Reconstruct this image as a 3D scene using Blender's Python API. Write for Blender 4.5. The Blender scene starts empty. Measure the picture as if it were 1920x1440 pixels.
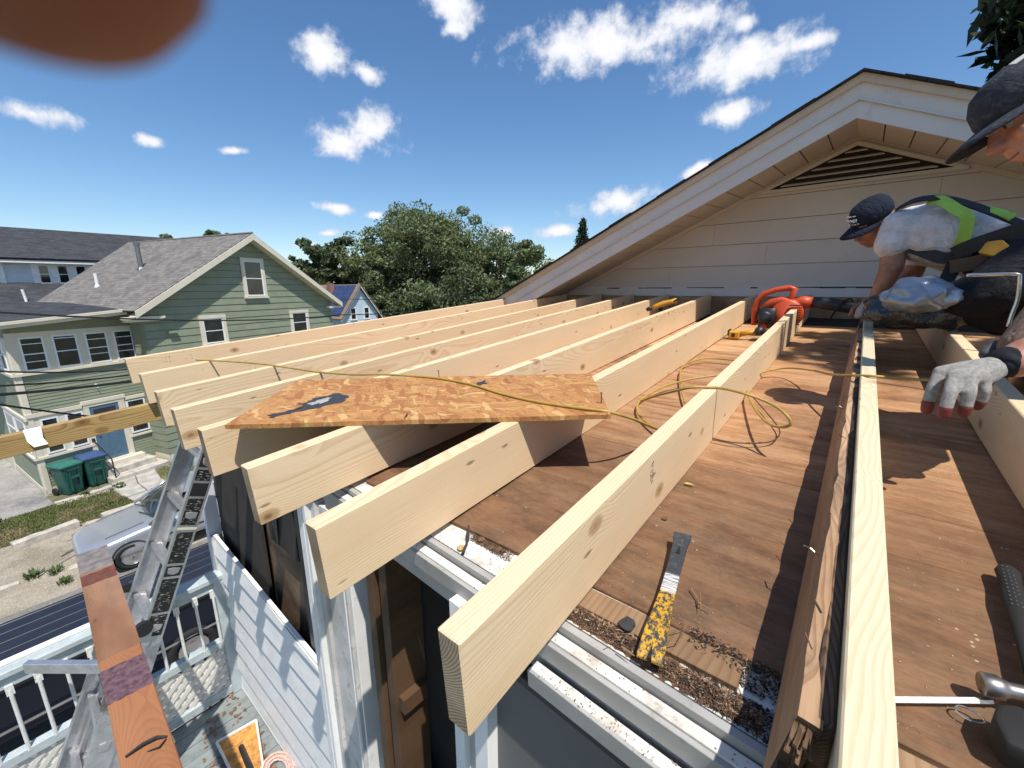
import bpy, bmesh, math, random
import numpy as np
from mathutils import Vector, Matrix, Euler
R = math.radians
random.seed(7); rng = np.random.default_rng(7)
SC = bpy.context.scene
COL = SC.collection

# ------------------------------------------------------------------ camera
FPX = 785.0
W = np.array([[0.77674651, 0.13696428, -0.6147403],
              [0.62978943, -0.17741763, 0.75623294],
              [-0.00548887, -0.97455824, -0.22406718]])   # rows: world axes; columns: image right, image down, forward
cam_d = bpy.data.cameras.new('camera'); cam = bpy.data.objects.new('camera', cam_d); COL.objects.link(cam)
cam_d.sensor_width = 36.0; cam_d.lens = FPX / 1920 * 36.0
cam_d.clip_start = 0.004; cam_d.clip_end = 2000
cm = Matrix.Identity(4)
for r_ in range(3):
    cm[r_][0] = W[r_][0]; cm[r_][1] = -W[r_][1]; cm[r_][2] = -W[r_][2]
cam.matrix_world = cm
cam_d.dof.use_dof = True; cam_d.dof.focus_distance = 2.2
cam_d.dof.aperture_fstop = cam_d.lens / 1.1          # a phone lens: an entrance pupil about 1.1 mm wide
SC.camera = cam
SC.render.resolution_x = 1024; SC.render.resolution_y = 768

# ------------------------------------------------------------------ sun and sky
SUN_TO = Vector((0.45, -0.20, 1.0)).normalized()
sun_d = bpy.data.lights.new('sun', 'SUN'); sun_d.energy = 5.0; sun_d.angle = R(0.53); sun_d.color = (1.0, 0.955, 0.88)
sun = bpy.data.objects.new('sun', sun_d); COL.objects.link(sun)
sun.rotation_euler = SUN_TO.to_track_quat('Z', 'Y').to_euler(); sun.location = SUN_TO * 60
SC.view_settings.view_transform = 'Standard'; SC.view_settings.look = 'None'
SC.view_settings.exposure = 0.15; SC.view_settings.gamma = 1.0; SC.view_settings.use_curve_mapping = False

def pdir(px, py):
    v = W @ np.array([px - 960.0, py - 720.0, FPX]); return Vector(v / np.linalg.norm(v))

world = bpy.data.worlds.new('World'); SC.world = world; world.use_nodes = True
wt = world.node_tree; wt.nodes.clear()
wn = lambda t: wt.nodes.new(t)
sky = wn('ShaderNodeTexSky'); sky.sky_type = 'NISHITA'; sky.sun_disc = False
sky.sun_elevation = math.asin(SUN_TO.z); sky.sun_rotation = math.atan2(SUN_TO.x, SUN_TO.y)
sky.air_density = 1.0; sky.dust_density = 0.35; sky.ozone_density = 3.2; sky.altitude = 50
wtc = wn('ShaderNodeTexCoord')
# fair-weather cumulus: soft ellipsoids spread over the sky dome, broken up by noise
CLOUDS = [(1150, 78, 200, 62, -6), (1370, 118, 170, 46, -14), (1300, 30, 120, 40, 0), (1520, 78, 60, 18, -18), (1368, 215, 80, 25, -8),
          (655, 268, 88, 36, 4), (700, 240, 50, 34, 0), (598, 92, 58, 36, 28), (694, 138, 36, 17, 15), (842, 8, 62, 40, 20), (850, 55, 30, 25, 0),
          (58, 212, 90, 20, 14), (283, 264, 30, 13, 14), (440, 283, 30, 9, 0), (632, 390, 36, 11, 6), (1160, 382, 92, 26, -14),
          (1045, 433, 60, 15, -6), (1310, 318, 38, 17, -18), (1402, 40, 30, 22, -10), (612, 438, 27, 8, 0), (572, 458, 32, 10, 0),
          (705, 404, 20, 8, 0), (940, 436, 34, 14, 0), (1000, 560, 80, 14, 0),
          (-300, 200, 150, 40, 0), (-700, -100, 260, 80, 10), (2300, 100, 160, 50, 0), (700, -420, 240, 90, 0), (1700, -500, 260, 110, 20), (2800, 400, 200, 60, 0)]
prev = None
nz = wn('ShaderNodeTexNoise'); nz.inputs['Scale'].default_value = 7.0; nz.inputs['Detail'].default_value = 9.0; nz.inputs['Roughness'].default_value = 0.62
wt.links.new(wtc.outputs['Generated'], nz.inputs['Vector'])
for (cx_, cy_, rx_, ry_, rot_) in CLOUDS:
    d0 = pdir(cx_, cy_); ca, sa = math.cos(R(rot_)), math.sin(R(rot_))
    ex = pdir(cx_ + ca * rx_, cy_ + sa * rx_) - d0; ey = pdir(cx_ - sa * ry_, cy_ + ca * ry_) - d0
    sx_, sy_ = ex.length, ey.length
    bx_ = ex.normalized(); bz_ = bx_.cross(ey).normalized(); by_ = bz_.cross(bx_)
    m_ = Matrix((bx_, by_, bz_)).transposed()
    mp = wn('ShaderNodeMapping'); mp.vector_type = 'TEXTURE'
    mp.inputs['Location'].default_value = d0; mp.inputs['Rotation'].default_value = m_.to_euler(); mp.inputs['Scale'].default_value = (sx_, sy_, max(sx_, sy_))
    wt.links.new(wtc.outputs['Generated'], mp.inputs['Vector'])
    ln_ = wn('ShaderNodeVectorMath'); ln_.operation = 'LENGTH'; wt.links.new(mp.outputs[0], ln_.inputs[0])
    if prev is None: prev = ln_.outputs['Value']
    else:
        mm = wn('ShaderNodeMath'); mm.operation = 'SMOOTH_MIN'; mm.inputs[2].default_value = 0.25
        wt.links.new(prev, mm.inputs[0]); wt.links.new(ln_.outputs['Value'], mm.inputs[1]); prev = mm.outputs[0]
def wmath(op, a, b=None, clamp=False):
    m = wn('ShaderNodeMath'); m.operation = op; m.use_clamp = clamp
    for i, v in enumerate((a, b)):
        if v is None: continue
        if isinstance(v, (int, float)): m.inputs[i].default_value = v
        else: wt.links.new(v, m.inputs[i])
    return m.outputs[0]
n2 = wn('ShaderNodeTexNoise'); n2.inputs['Scale'].default_value = 27.0; n2.inputs['Detail'].default_value = 8.0; n2.inputs['Roughness'].default_value = 0.6
wt.links.new(wtc.outputs['Generated'], n2.inputs['Vector'])
nn_ = wmath('ADD', wmath('MULTIPLY', nz.outputs[0], 2.5), wmath('MULTIPLY', n2.outputs[0], 1.9))
dens = wmath('SUBTRACT', wmath('SUBTRACT', 1.0 + 2.20 + 0.08, prev), nn_)
mask = wmath('MULTIPLY', dens, 1.2, True); 
mr = wn('ShaderNodeMapRange'); mr.interpolation_type = 'SMOOTHSTEP'; wt.links.new(mask, mr.inputs[0])
lit = wn('ShaderNodeValToRGB'); lit.color_ramp.elements[0].color = (4.3, 4.8, 5.9, 1); lit.color_ramp.elements[1].color = (7.0, 7.0, 7.1, 1)
wt.links.new(wmath('MULTIPLY', dens, .9, True), lit.inputs[0])
hs = wn('ShaderNodeHueSaturation'); hs.inputs['Saturation'].default_value = 1.16; wt.links.new(sky.outputs[0], hs.inputs['Color'])
mixc = wn('ShaderNodeMixRGB'); wt.links.new(mr.outputs[0], mixc.inputs[0]); wt.links.new(hs.outputs[0], mixc.inputs[1]); wt.links.new(lit.outputs[0], mixc.inputs[2])
bg = wn('ShaderNodeBackground'); bg.inputs[1].default_value = 0.132; wt.links.new(mixc.outputs[0], bg.inputs[0])
wo = wn('ShaderNodeOutputWorld'); wt.links.new(bg.outputs[0], wo.inputs[0])

# ------------------------------------------------------------------ frames
PITCH = R(4.2407)
RF = Matrix.Rotation(PITCH, 4, 'X')                      # roof frame: x along the eave, y up the rafters, z out of the roof
GZ = -6.4                                               # ground level, the camera being the origin
ID = Matrix.Identity(4)
def ray(px, py): return Vector(W @ np.array([px - 960.0, py - 720.0, FPX]))
RFi = RF.inverted()
def on_roof(px, py, c):  # casts an image pixel onto a plane; many positions below come from pixels
    d = RFi.to_3x3() @ ray(px, py); return d * (c / d.z)
def on_z(px, py, z): d = ray(px, py); return d * (z / d.z)
def on_x(px, py, x): d = ray(px, py); return d * (x / d.x)
def on_y(px, py, y): d = ray(px, py); return d * (y / d.y)
def T(x, y, z): return Matrix.Translation((x, y, z))
def Rz(a): return Matrix.Rotation(a, 4, 'Z')
def Rx(a): return Matrix.Rotation(a, 4, 'X')
def Ry(a): return Matrix.Rotation(a, 4, 'Y')
def frame(o, x, y):
    x = Vector(x).normalized(); z = x.cross(Vector(y)).normalized(); y = z.cross(x)
    m = Matrix.Identity(4)
    for i in range(3): m[i][0], m[i][1], m[i][2], m[i][3] = x[i], y[i], z[i], o[i]
    return m
def align(p, q, up=(0, 0, 1)):
    """matrix whose Y axis runs from p to q, its origin at p"""
    p = Vector(p); y = (Vector(q) - p).normalized(); x = y.cross(Vector(up)).normalized(); z = x.cross(y)
    m = Matrix.Identity(4)
    for i in range(3): m[i][0], m[i][1], m[i][2], m[i][3] = x[i], y[i], z[i], p[i]
    return m

# ------------------------------------------------------------------ node helpers
class NT:
    def __init__(s, name):
        s.m = bpy.data.materials.new(name); s.m.use_nodes = True; s.t = s.m.node_tree; s.t.nodes.clear()
        s.out = s.n('ShaderNodeOutputMaterial'); s.b = s.n('ShaderNodeBsdfPrincipled'); s.l(s.b.outputs[0], s.out.inputs[0])
        s.tc = s.n('ShaderNodeTexCoord')
    def n(s, t): return s.t.nodes.new(t)
    def l(s, a, b): s.t.links.new(a, b)
    def put(s, sock, v):
        if isinstance(v, bpy.types.NodeSocket): s.l(v, sock)
        elif isinstance(v, (tuple, list)) and sock.type == 'RGBA' and len(v) == 3: sock.default_value = (*v, 1)
        else: sock.default_value = v
    def math(s, op, a, b=0.0, clamp=False, c=None):
        m = s.n('ShaderNodeMath'); m.operation = op; m.use_clamp = clamp; s.put(m.inputs[0], a); s.put(m.inputs[1], b)
        if c is not None: s.put(m.inputs[2], c)
        return m.outputs[0]
    def mix(s, f, a, b, mode='MIX'):
        m = s.n('ShaderNodeMixRGB'); m.blend_type = mode; s.put(m.inputs[0], f); s.put(m.inputs[1], a); s.put(m.inputs[2], b); return m.outputs[0]
    def map(s, v=None, loc=(0, 0, 0), rot=(0, 0, 0), sc=(1, 1, 1)):
        m = s.n('ShaderNodeMapping'); s.put(m.inputs[0], v if v is not None else s.tc.outputs['Object'])
        m.inputs[1].default_value = loc; m.inputs[2].default_value = rot; m.inputs[3].default_value = sc; return m.outputs[0]
    def vadd(s, a, b):
        m = s.n('ShaderNodeVectorMath'); m.operation = 'ADD'; s.put(m.inputs[0], a); s.put(m.inputs[1], b); return m.outputs[0]
    def noise(s, v, scale=5, det=4, rough=.55, dist=0):
        m = s.n('ShaderNodeTexNoise'); s.l(v, m.inputs['Vector']); m.inputs['Scale'].default_value = scale
        m.inputs['Detail'].default_value = det; m.inputs['Roughness'].default_value = rough; m.inputs['Distortion'].default_value = dist; return m.outputs[0]
    def vor(s, v, scale=5, rnd=1.0, feat='F1'):
        m = s.n('ShaderNodeTexVoronoi'); m.feature = feat; s.l(v, m.inputs['Vector']); m.inputs['Scale'].default_value = scale; m.inputs['Randomness'].default_value = rnd; return m
    def ramp(s, f, stops):
        m = s.n('ShaderNodeValToRGB'); s.l(f, m.inputs[0]); e = m.color_ramp.elements
        while len(e) < len(stops): e.new(0.5)
        for i, (p, c) in enumerate(stops):
            e[i].position = p; e[i].color = (*c, 1) if isinstance(c, tuple) else (c, c, c, 1)
        return m.outputs[0]
    def step(s, v, a, b):
        m = s.n('ShaderNodeMapRange'); m.interpolation_type = 'SMOOTHSTEP'; s.l(v, m.inputs[0]); m.inputs[1].default_value = a; m.inputs[2].default_value = b; return m.outputs[0]
    def sep(s, v):
        m = s.n('ShaderNodeSeparateXYZ'); s.l(v, m.inputs[0]); return m.outputs
    def comb(s, x, y, z):
        m = s.n('ShaderNodeCombineXYZ'); s.put(m.inputs[0], x); s.put(m.inputs[1], y); s.put(m.inputs[2], z); return m.outputs[0]
    def rnd(s):
        m = s.n('ShaderNodeObjectInfo'); return m.outputs['Random']
    def ocol(s):
        m = s.n('ShaderNodeObjectInfo'); return m.outputs['Color']
    def bump(s, h, st=.3, d=.01):
        m = s.n('ShaderNodeBump'); s.l(h, m.inputs['Height']); m.inputs['Strength'].default_value = st; m.inputs['Distance'].default_value = d
        s.l(m.outputs[0], s.b.inputs['Normal'])
    def fin(s, col, rough=.6, metal=0.0, spec=.5):
        s.put(s.b.inputs['Base Color'], col); s.put(s.b.inputs['Roughness'], rough); s.put(s.b.inputs['Metallic'], metal)
        s.b.inputs['Specular IOR Level'].default_value = spec; return s.m

def plain(name, col, rough=.6, metal=0.0, var=.12, scale=8, bump=0, spec=.5, dirt=None, dirta=.5):
    k = NT(name); v = k.vadd(k.map(), k.comb(k.math('MULTIPLY', k.rnd(), 13.0), k.math('MULTIPLY', k.rnd(), 7.0), 0.0))
    f = k.noise(v, scale, 5, .6)
    hi = tuple(min(1, c * (1 + var)) for c in col); lo = tuple(c * (1 - var) for c in col)
    c = k.mix(k.step(f, .3, .7), lo, hi)
    if dirt: c = k.mix(k.math('MULTIPLY', k.step(k.noise(v, scale * 3.1, 8, .7), .55, .72), dirta), c, dirt)
    if bump: k.bump(k.noise(v, scale * 12, 4, .6), bump, .004)
    return k.fin(c, rough, metal, spec)

def wood(name, light, dark, ring=.0055, contrast=.55, knots=.28, knotc=(.16, .07, .025), dirt=0.0, dirtc=(.05, .035, .025), rough=.62, blotch=.12, tint=False, dents=1.0):
    """sawn lumber: growth rings round a pith that wanders along the board (local Y)"""
    k = NT(name); r = k.rnd()
    p = k.sep(k.tc.outputs['Object'])
    off = k.comb(k.math('MULTIPLY', r, 31.0), k.math('MULTIPLY', r, 77.0), k.math('MULTIPLY', r, 19.0))
    vo = k.vadd(k.tc.outputs['Object'], off)
    low = k.noise(k.map(vo, sc=(2.2, .55, 2.2)), 1.0, 2, .5); low2 = k.noise(k.map(vo, loc=(5, 3, 9), sc=(2.2, .7, 2.2)), 1.0, 2, .5)
    x = k.math('ADD', k.math('ADD', p[0], k.math('MULTIPLY', k.math('SUBTRACT', low, .5), .16)), k.math('MULTIPLY', k.math('SUBTRACT', r, .3), .09))
    z = k.math('ADD', k.math('ADD', p[2], k.math('MULTIPLY', k.math('SUBTRACT', low2, .5), .34)), k.math('MULTIPLY', k.math('SUBTRACT', k.math('FRACT', k.math('MULTIPLY', r, 7.3)), .2), -.12))
    rad = k.math('SQRT', k.math('ADD', k.math('MULTIPLY', x, x), k.math('MULTIPLY', z, z)))
    vk = k.vor(k.map(vo, sc=(6, 5, 8)), 1.0); kd = vk.outputs['Distance']; kc = k.sep(vk.outputs['Color'])
    has = k.math('LESS_THAN', kc[0], knots * 1.9)
    bend = k.math('MULTIPLY', has, k.math('MULTIPLY', k.step(kd, .42, .05), .010))
    rad = k.math('ADD', k.math('ADD', rad, bend), k.math('MULTIPLY', k.noise(k.map(vo, sc=(30, 3, 30)), 1, 3, .5), .0022))
    ph = k.math('FRACT', k.math('DIVIDE', rad, ring))
    late = k.math('MULTIPLY', k.step(ph, .35, .93), k.step(ph, 1.0, .955))
    fib = k.noise(k.map(vo, sc=(320, 9, 320)), 1, 3, .6)
    f = k.math('MULTIPLY', k.math('ADD', k.math('MULTIPLY', late, contrast), k.math('MULTIPLY', k.math('SUBTRACT', fib, .42), .5)), 1.0, True)
    c = k.mix(f, light, dark)
    bl = k.noise(k.map(vo, sc=(3, .9, 6)), 1, 4, .6)
    c = k.mix(k.math('MULTIPLY', k.step(bl, .35, .75), blotch * 4), c, k.mix(.5, light, dark), 'MULTIPLY') if blotch else c
    kn = k.math('MULTIPLY', has, k.step(kd, .17, .10)); kin = k.math('MULTIPLY', has, k.step(kd, .09, .02))
    c = k.mix(k.math('MULTIPLY', kn, .75), c, k.mix(.35, dark, knotc)); c = k.mix(k.math('MULTIPLY', kin, .8), c, knotc)
    vd = k.vor(k.map(vo, sc=(22, 7, 22)), 1.0); dd = k.math('MULTIPLY', k.math('LESS_THAN', k.sep(vd.outputs['Color'])[1], .5 * dents), k.step(vd.outputs['Distance'], .14, .07))
    c = k.mix(k.math('MULTIPLY', dd, .6), c, (.09, .05, .03))
    if dirt:
        g = k.noise(k.map(vo, sc=(9, 2.2, 9)), 1, 9, .72); c = k.mix(k.math('MULTIPLY', k.step(g, .62 - .3 * dirt, .72), min(1, dirt * 1.1)), c, dirtc)
    if tint: c = k.mix(1.0, c, k.ocol(), 'MULTIPLY')
    h = k.math('ADD', k.math('MULTIPLY', late, .5), k.math('ADD', k.math('MULTIPLY', fib, 1.0), k.math('MULTIPLY', dd, -3.0)))
    k.bump(h, .25, .0015)
    return k.fin(c, rough, 0, .35)

# ------------------------------------------------------------------ mesh helpers
class MB:
    def __init__(s): s.v = []; s.f = []; s.mi = []
    def add(s, vs, fs, M=ID, mi=0):
        n = len(s.v); s.v += [tuple(M @ Vector(p)) for p in vs]; s.f += [tuple(i + n for i in f) for f in fs]; s.mi += [mi] * len(fs); return s
    def box(s, x0, x1, y0, y1, z0, z1, M=ID, mi=0):
        vs = [(x, y, z) for z in (z0, z1) for y in (y0, y1) for x in (x0, x1)]
        return s.add(vs, [(0, 2, 3, 1), (4, 5, 7, 6), (0, 1, 5, 4), (2, 6, 7, 3), (0, 4, 6, 2), (1, 3, 7, 5)], M, mi)
    def bar(s, p, q, w, h, up=(0, 0, 1), mi=0):
        L = (Vector(q) - Vector(p)).length; return s.box(-w / 2, w / 2, 0, L, -h / 2, h / 2, align(p, q, up), mi)
    def prism(s, poly, z0, z1, M=ID, mi=0):
        n = len(poly); vs = [(x, y, z0) for x, y in poly] + [(x, y, z1) for x, y in poly]
        fs = [tuple(reversed(range(n))), tuple(range(n, 2 * n))] + [(i, (i + 1) % n, n + (i + 1) % n, n + i) for i in range(n)]
        return s.add(vs, fs, M, mi)
    def tube(s, pts, rad, seg=8, cap=True, mi=0, flat=1.0):
        pts = [Vector(p) for p in pts]; n = len(pts); rs = rad if hasattr(rad, '__len__') else [rad] * n
        vs = []; prevx = None
        for i, p in enumerate(pts):
            t = (pts[min(i + 1, n - 1)] - pts[max(i - 1, 0)]).normalized()
            x = prevx - t * prevx.dot(t) if prevx is not None else t.orthogonal()
            if x.length < 1e-5: x = t.orthogonal()
            x.normalize(); y = t.cross(x); prevx = x
            for k in range(seg):
                a = 2 * math.pi * k / seg; vs.append(tuple(p + (x * math.cos(a) + y * math.sin(a) * flat) * rs[i]))
        fs = [(i * seg + k, i * seg + (k + 1) % seg, (i + 1) * seg + (k + 1) % seg, (i + 1) * seg + k) for i in range(n - 1) for k in range(seg)]
        if cap: fs += [tuple(reversed(range(seg))), tuple((n - 1) * seg + k for k in range(seg))]
        return s.add(vs, fs, ID, mi)
    def loft(s, rings, cap=True, closed=True, M=ID, mi=0):
        m = len(rings[0]); n = len(rings); vs = [p for r in rings for p in r]
        fs = [(i * m + k, i * m + (k + 1) % m, (i + 1) * m + (k + 1) % m, (i + 1) * m + k) for i in range(n - 1) for k in range(m if closed else m - 1)]
        if cap: fs += [tuple(reversed(range(m))), tuple((n - 1) * m + k for k in range(m))]
        return s.add(vs, fs, M, mi)
    def lathe(s, prof, seg=20, M=ID, mi=0):
        return s.loft([[(r * math.cos(2 * math.pi * k / seg), r * math.sin(2 * math.pi * k / seg), z) for k in range(seg)] for r, z in prof], True, True, M, mi)
    def mesh(s, name, bevel=0.0, smooth=False, jit=0.0):
        me = bpy.data.meshes.new(name); vs = s.v
        if jit: vs = [(a + random.uniform(-jit, jit), b + random.uniform(-jit, jit), c + random.uniform(-jit, jit)) for a, b, c in vs]
        me.from_pydata(vs, [], s.f); me.polygons.foreach_set('material_index', s.mi)
        bm = bmesh.new(); bm.from_mesh(me); bmesh.ops.recalc_face_normals(bm, faces=bm.faces)
        if bevel:
            bmesh.ops.bevel(bm, geom=[e for e in bm.edges if len(e.link_faces) == 2 and e.calc_face_angle(0) > .5], offset=bevel, segments=1, affect='EDGES', clamp_overlap=True)
        bm.to_mesh(me); bm.free()
        if smooth: me.polygons.foreach_set('use_smooth', [True] * len(me.polygons))
        return me
WM = {}
def link(name, data, M, parent=None, mats=(), label=None, cat=None, group=None, kind=None, color=None):
    o = bpy.data.objects.new(name, data); COL.objects.link(o); WM[o] = M.copy()
    if parent is not None: o.parent = parent; o.matrix_local = WM[parent].inverted() @ M
    else: o.matrix_world = M
    if data is not None and mats and not len(data.materials):
        for m in (mats if isinstance(mats, (list, tuple)) else [mats]): data.materials.append(m)
    if label: o['label'] = label
    if cat: o['category'] = cat
    if group: o['group'] = group
    if kind: o['kind'] = kind
    if color: o.color = (*color, 1)
    return o
def thing(name, label, cat, M=ID, group=None): return link(name, None, M, None, (), label, cat, group)
def solid(name, mb, mats, M=ID, parent=None, bevel=0.0, smooth=False, jit=0.0, **kw): return link(name, mb.mesh(name, bevel, smooth, jit), M, parent, mats, **kw)
def subd(o, lv=2):
    m = o.modifiers.new('subdivision', 'SUBSURF'); m.levels = lv; m.render_levels = lv; return o
def copy_thing(o, M, label=None, color=None):
    """a copy of a thing, its parts and their sub-parts (mesh data shared)"""
    def rec(s, par):
        c = s.copy(); COL.objects.link(c); WM[c] = WM.get(s, ID)
        if par is not None: c.parent = par; c.matrix_local = s.matrix_local.copy()
        for ch in list(s.children):
            rec(ch, c)
        return c
    c = rec(o, None); c.matrix_world = M; WM[c] = M
    if label: c['label'] = label
    if color: c.color = (*color, 1)
    return c

# ------------------------------------------------------------------ materials
PINE = wood('new_pine', (.80, .62, .40), (.55, .34, .16), contrast=.36, blotch=.05, knots=.40, dents=.9)
ENDG = wood('shaded_sawn_end', (.50, .40, .27), (.20, .14, .085), ring=.0042, contrast=1.0, blotch=.2, knots=.0, dents=0)  # end grain, coloured darker still for the shade on the near ends
PINEW = wood('pale_new_pine', (.68, .59, .40), (.55, .42, .24), ring=.007, contrast=.42, blotch=.03, knots=.2, dents=.5, knotc=(.3, .2, .12))
TREATED = wood('treated_pine', (.50, .34, .14), (.27, .155, .05), ring=.009, contrast=.75, blotch=.12, dents=1.2)
OLD = wood('old_rafter_wood', (.50, .33, .20), (.26, .145, .07), ring=.005, contrast=.6, blotch=.15, dirt=.5, dirtc=(.05, .034, .025), rough=.85)
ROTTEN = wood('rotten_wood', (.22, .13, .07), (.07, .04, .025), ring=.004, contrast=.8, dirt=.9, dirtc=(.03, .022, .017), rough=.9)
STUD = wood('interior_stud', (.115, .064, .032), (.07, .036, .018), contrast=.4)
PLANK = wood('stained_plank', (.37, .165, .075), (.25, .10, .044), ring=.0026, contrast=.32, blotch=.2, dirt=.25, dents=1.5, dirtc=(.16, .08, .05))
PLANKT = wood('weathered_plank_end', (.38, .215, .125), (.26, .135, .075), ring=.0026, contrast=.4, blotch=.2, dirt=.45, dents=1.5, dirtc=(.14, .09, .065))
WHITE = plain('white_painted_metal', (.82, .81, .78), .45, var=.06, scale=6, dirt=(.25, .2, .15), dirta=.35)
WHITE_OLD = plain('weathered_white_paint', (.55, .53, .50), .6, var=.16, scale=9, dirt=(.17, .15, .13), dirta=.8, bump=.2)
CREAM = plain('cream_trim_paint', (.66, .60, .48), .6, var=.05, scale=4)
VINYLW = plain('white_window_vinyl', (.78, .79, .79), .4, var=.03)
GREEN = plain('sage_green_paint', (.235, .262, .18), .7, var=.08, scale=2, bump=.1)
GREEN.name = 'sage_green_paint'
DKBLUE = plain('blue_door_paint', (.08, .15, .22), .45, var=.06)
BLACK = plain('black_plastic', (.018, .018, .02), .45, var=.2)
RUBBER = plain('black_rubber', (.012, .012, .012), .8, var=.2)
TRACKG = plain('dull_grey_track', (.36, .355, .34), .5, var=.1, scale=9, dirt=(.2, .18, .15), dirta=.6)
ALU = plain('ladder_aluminium', (.62, .62, .63), .42, .85, var=.12, scale=20, dirt=(.2, .18, .16), dirta=.5)
STEEL = plain('worn_steel', (.30, .28, .26), .4, .9, var=.3, scale=60)
SIDW = plain('pale_house_siding', (.60, .63, .67), .6, var=.04, scale=2)
TRIMW = plain('fascia_aluminium', (.56, .555, .55), .45, var=.04, scale=3, dirt=(.38, .33, .27), dirta=.45)
SOFFIT = plain('soffit_vinyl', (.50, .445, .375), .55, var=.05, scale=3)
GABLE = plain('gable_siding_paint', (.50, .475, .45), .62, var=.05, scale=1.5, dirt=(.42, .36, .29), dirta=.3, bump=.1)

CONC = plain('concrete', (.40, .37, .33), .9, var=.2, scale=3, dirt=(.2, .19, .16), dirta=.6, bump=.5)
STONE = plain('granite_kerb', (.46, .42, .36), .9, var=.22, scale=5, dirt=(.2, .18, .15), dirta=.5, bump=.6)
DECKP = plain('worn_blue_deck_paint', (.20, .225, .225), .7, var=.2, scale=7, dirt=(.12, .1, .085), dirta=.8, bump=.3)
RAILP = plain('pale_blue_rail_paint', (.42, .475, .48), .6, var=.12, scale=9, dirt=(.22, .21, .2), dirta=.5)
BALUS = plain('rusty_white_baluster', (.66, .66, .62), .5, var=.06, scale=14, dirt=(.30, .13, .06), dirta=.8)
LATT = plain('lattice_plastic', (.62, .60, .54), .6, var=.08, scale=6, dirt=(.3, .28, .24), dirta=.5)
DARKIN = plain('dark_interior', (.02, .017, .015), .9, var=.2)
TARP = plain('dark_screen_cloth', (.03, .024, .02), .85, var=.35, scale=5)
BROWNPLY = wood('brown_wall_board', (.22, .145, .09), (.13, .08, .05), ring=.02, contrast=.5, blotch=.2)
HOSE = plain('yellow_air_hose', (.42, .27, .055), .42, var=.12, scale=30, dirt=(.15, .1, .04), dirta=.5)
SHADOWGAP = plain('black_gap', (.012, .011, .01), .9)

def shingles(name, c1, c2, bw=.3, bh=.13):
    k = NT(name); b = k.n('ShaderNodeTexBrick'); v = k.map(); k.l(v, b.inputs['Vector'])
    b.inputs['Scale'].default_value = 1.0; b.inputs['Brick Width'].default_value = bw; b.inputs['Row Height'].default_value = bh
    b.inputs['Mortar Size'].default_value = .006; b.inputs['Mortar Smooth'].default_value = .3; b.offset = .37; b.squash = .7; b.squash_frequency = 3
    k.put(b.inputs['Color1'], c1); k.put(b.inputs['Color2'], c2); k.put(b.inputs['Mortar'], tuple(c * .35 for c in c1)); b.inputs['Bias'].default_value = 0
    g = k.noise(v, 90, 3, .7); c = k.mix(.5, b.outputs[0], k.ramp(g, [(.3, .35), (.7, 1.0)]), 'MULTIPLY')
    c = k.mix(k.step(k.noise(v, .9, 4, .6), .4, .7), c, k.mix(1.0, c, (.82, .82, .84), 'MULTIPLY'))
    k.bump(b.outputs['Fac'], .5, .01); k.t.nodes[-1].invert = True
    return k.fin(c, .9, 0, .2)
SH_GREY = shingles('grey_brown_shingles', (.29, .265, .24), (.18, .168, .158))
SH_DARK = shingles('charcoal_shingles', (.085, .087, .095), (.05, .052, .058))
SH_BLACK = shingles('black_shingles', (.03, .03, .03), (.018, .018, .02), .3, .14)

def glass_dark(name, col=(.012, .014, .017)):
    k = NT(name); c = k.mix(k.step(k.noise(k.map(), 1.7, 2, .5), .45, .65), col, tuple(x * 2.2 for x in col)); return k.fin(c, .04, 0, .9)
PANE = glass_dark('window_pane')

def osb():
    k = NT('oriented_strand_board'); o = k.tc.outputs['Object']
    cols = [(.46, .21, .068), (.53, .275, .092), (.62, .37, .145), (.35, .135, .042), (.49, .235, .078)]
    out = None
    for i, (rot, loc) in enumerate([(.15, (0, 0, 0)), (-.35, (3.1, 1.7, 0)), (.55, (7.7, 2.9, 0)), (-.05, (1.3, 8.8, 0)), (1.15, (4.4, 5.2, 0))]):
        v = k.map(o, loc=loc, rot=(0, 0, rot), sc=(1, 1, 1)); dv = k.n('ShaderNodeTexNoise'); k.l(v, dv.inputs['Vector']); dv.inputs['Scale'].default_value = 16
        v2 = k.map(k.vadd(v, k.mix(.0, dv.outputs[1], dv.outputs[1])), sc=(17, 62, 20)) if False else k.map(v, sc=(13, 66, 20))
        v3 = k.vadd(v2, k.mix(1.0, dv.outputs[1], (1.8, 2.6, 0), 'MULTIPLY'))
        vo = k.vor(v3, 1.0); rc = k.sep(vo.outputs['Color'])
        ch = k.ramp(rc[0], [(0, cols[3]), (.3, cols[0]), (.55, cols[4]), (.8, cols[1]), (1, cols[2])])
        ed = k.step(k.vor(v3, 1.0, feat='DISTANCE_TO_EDGE').outputs['Distance'], .0, .09)
        ch = k.mix(k.math('MULTIPLY', k.math('SUBTRACT', 1.0, ed), .45), ch, (.22, .09, .03))
        out = ch if out is None else k.mix(k.math('GREATER_THAN', rc[1], .58), out, ch)
    fib = k.noise(k.map(o, rot=(0, 0, .2), sc=(30, 260, 30)), 1, 3, .6)
    out = k.mix(.35, out, k.ramp(fib, [(.3, .55), (.7, 1.15)]), 'MULTIPLY')
    k.bump(fib, .35, .002); return k.fin(out, .62, 0, .35)
OSB = osb()

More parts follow.
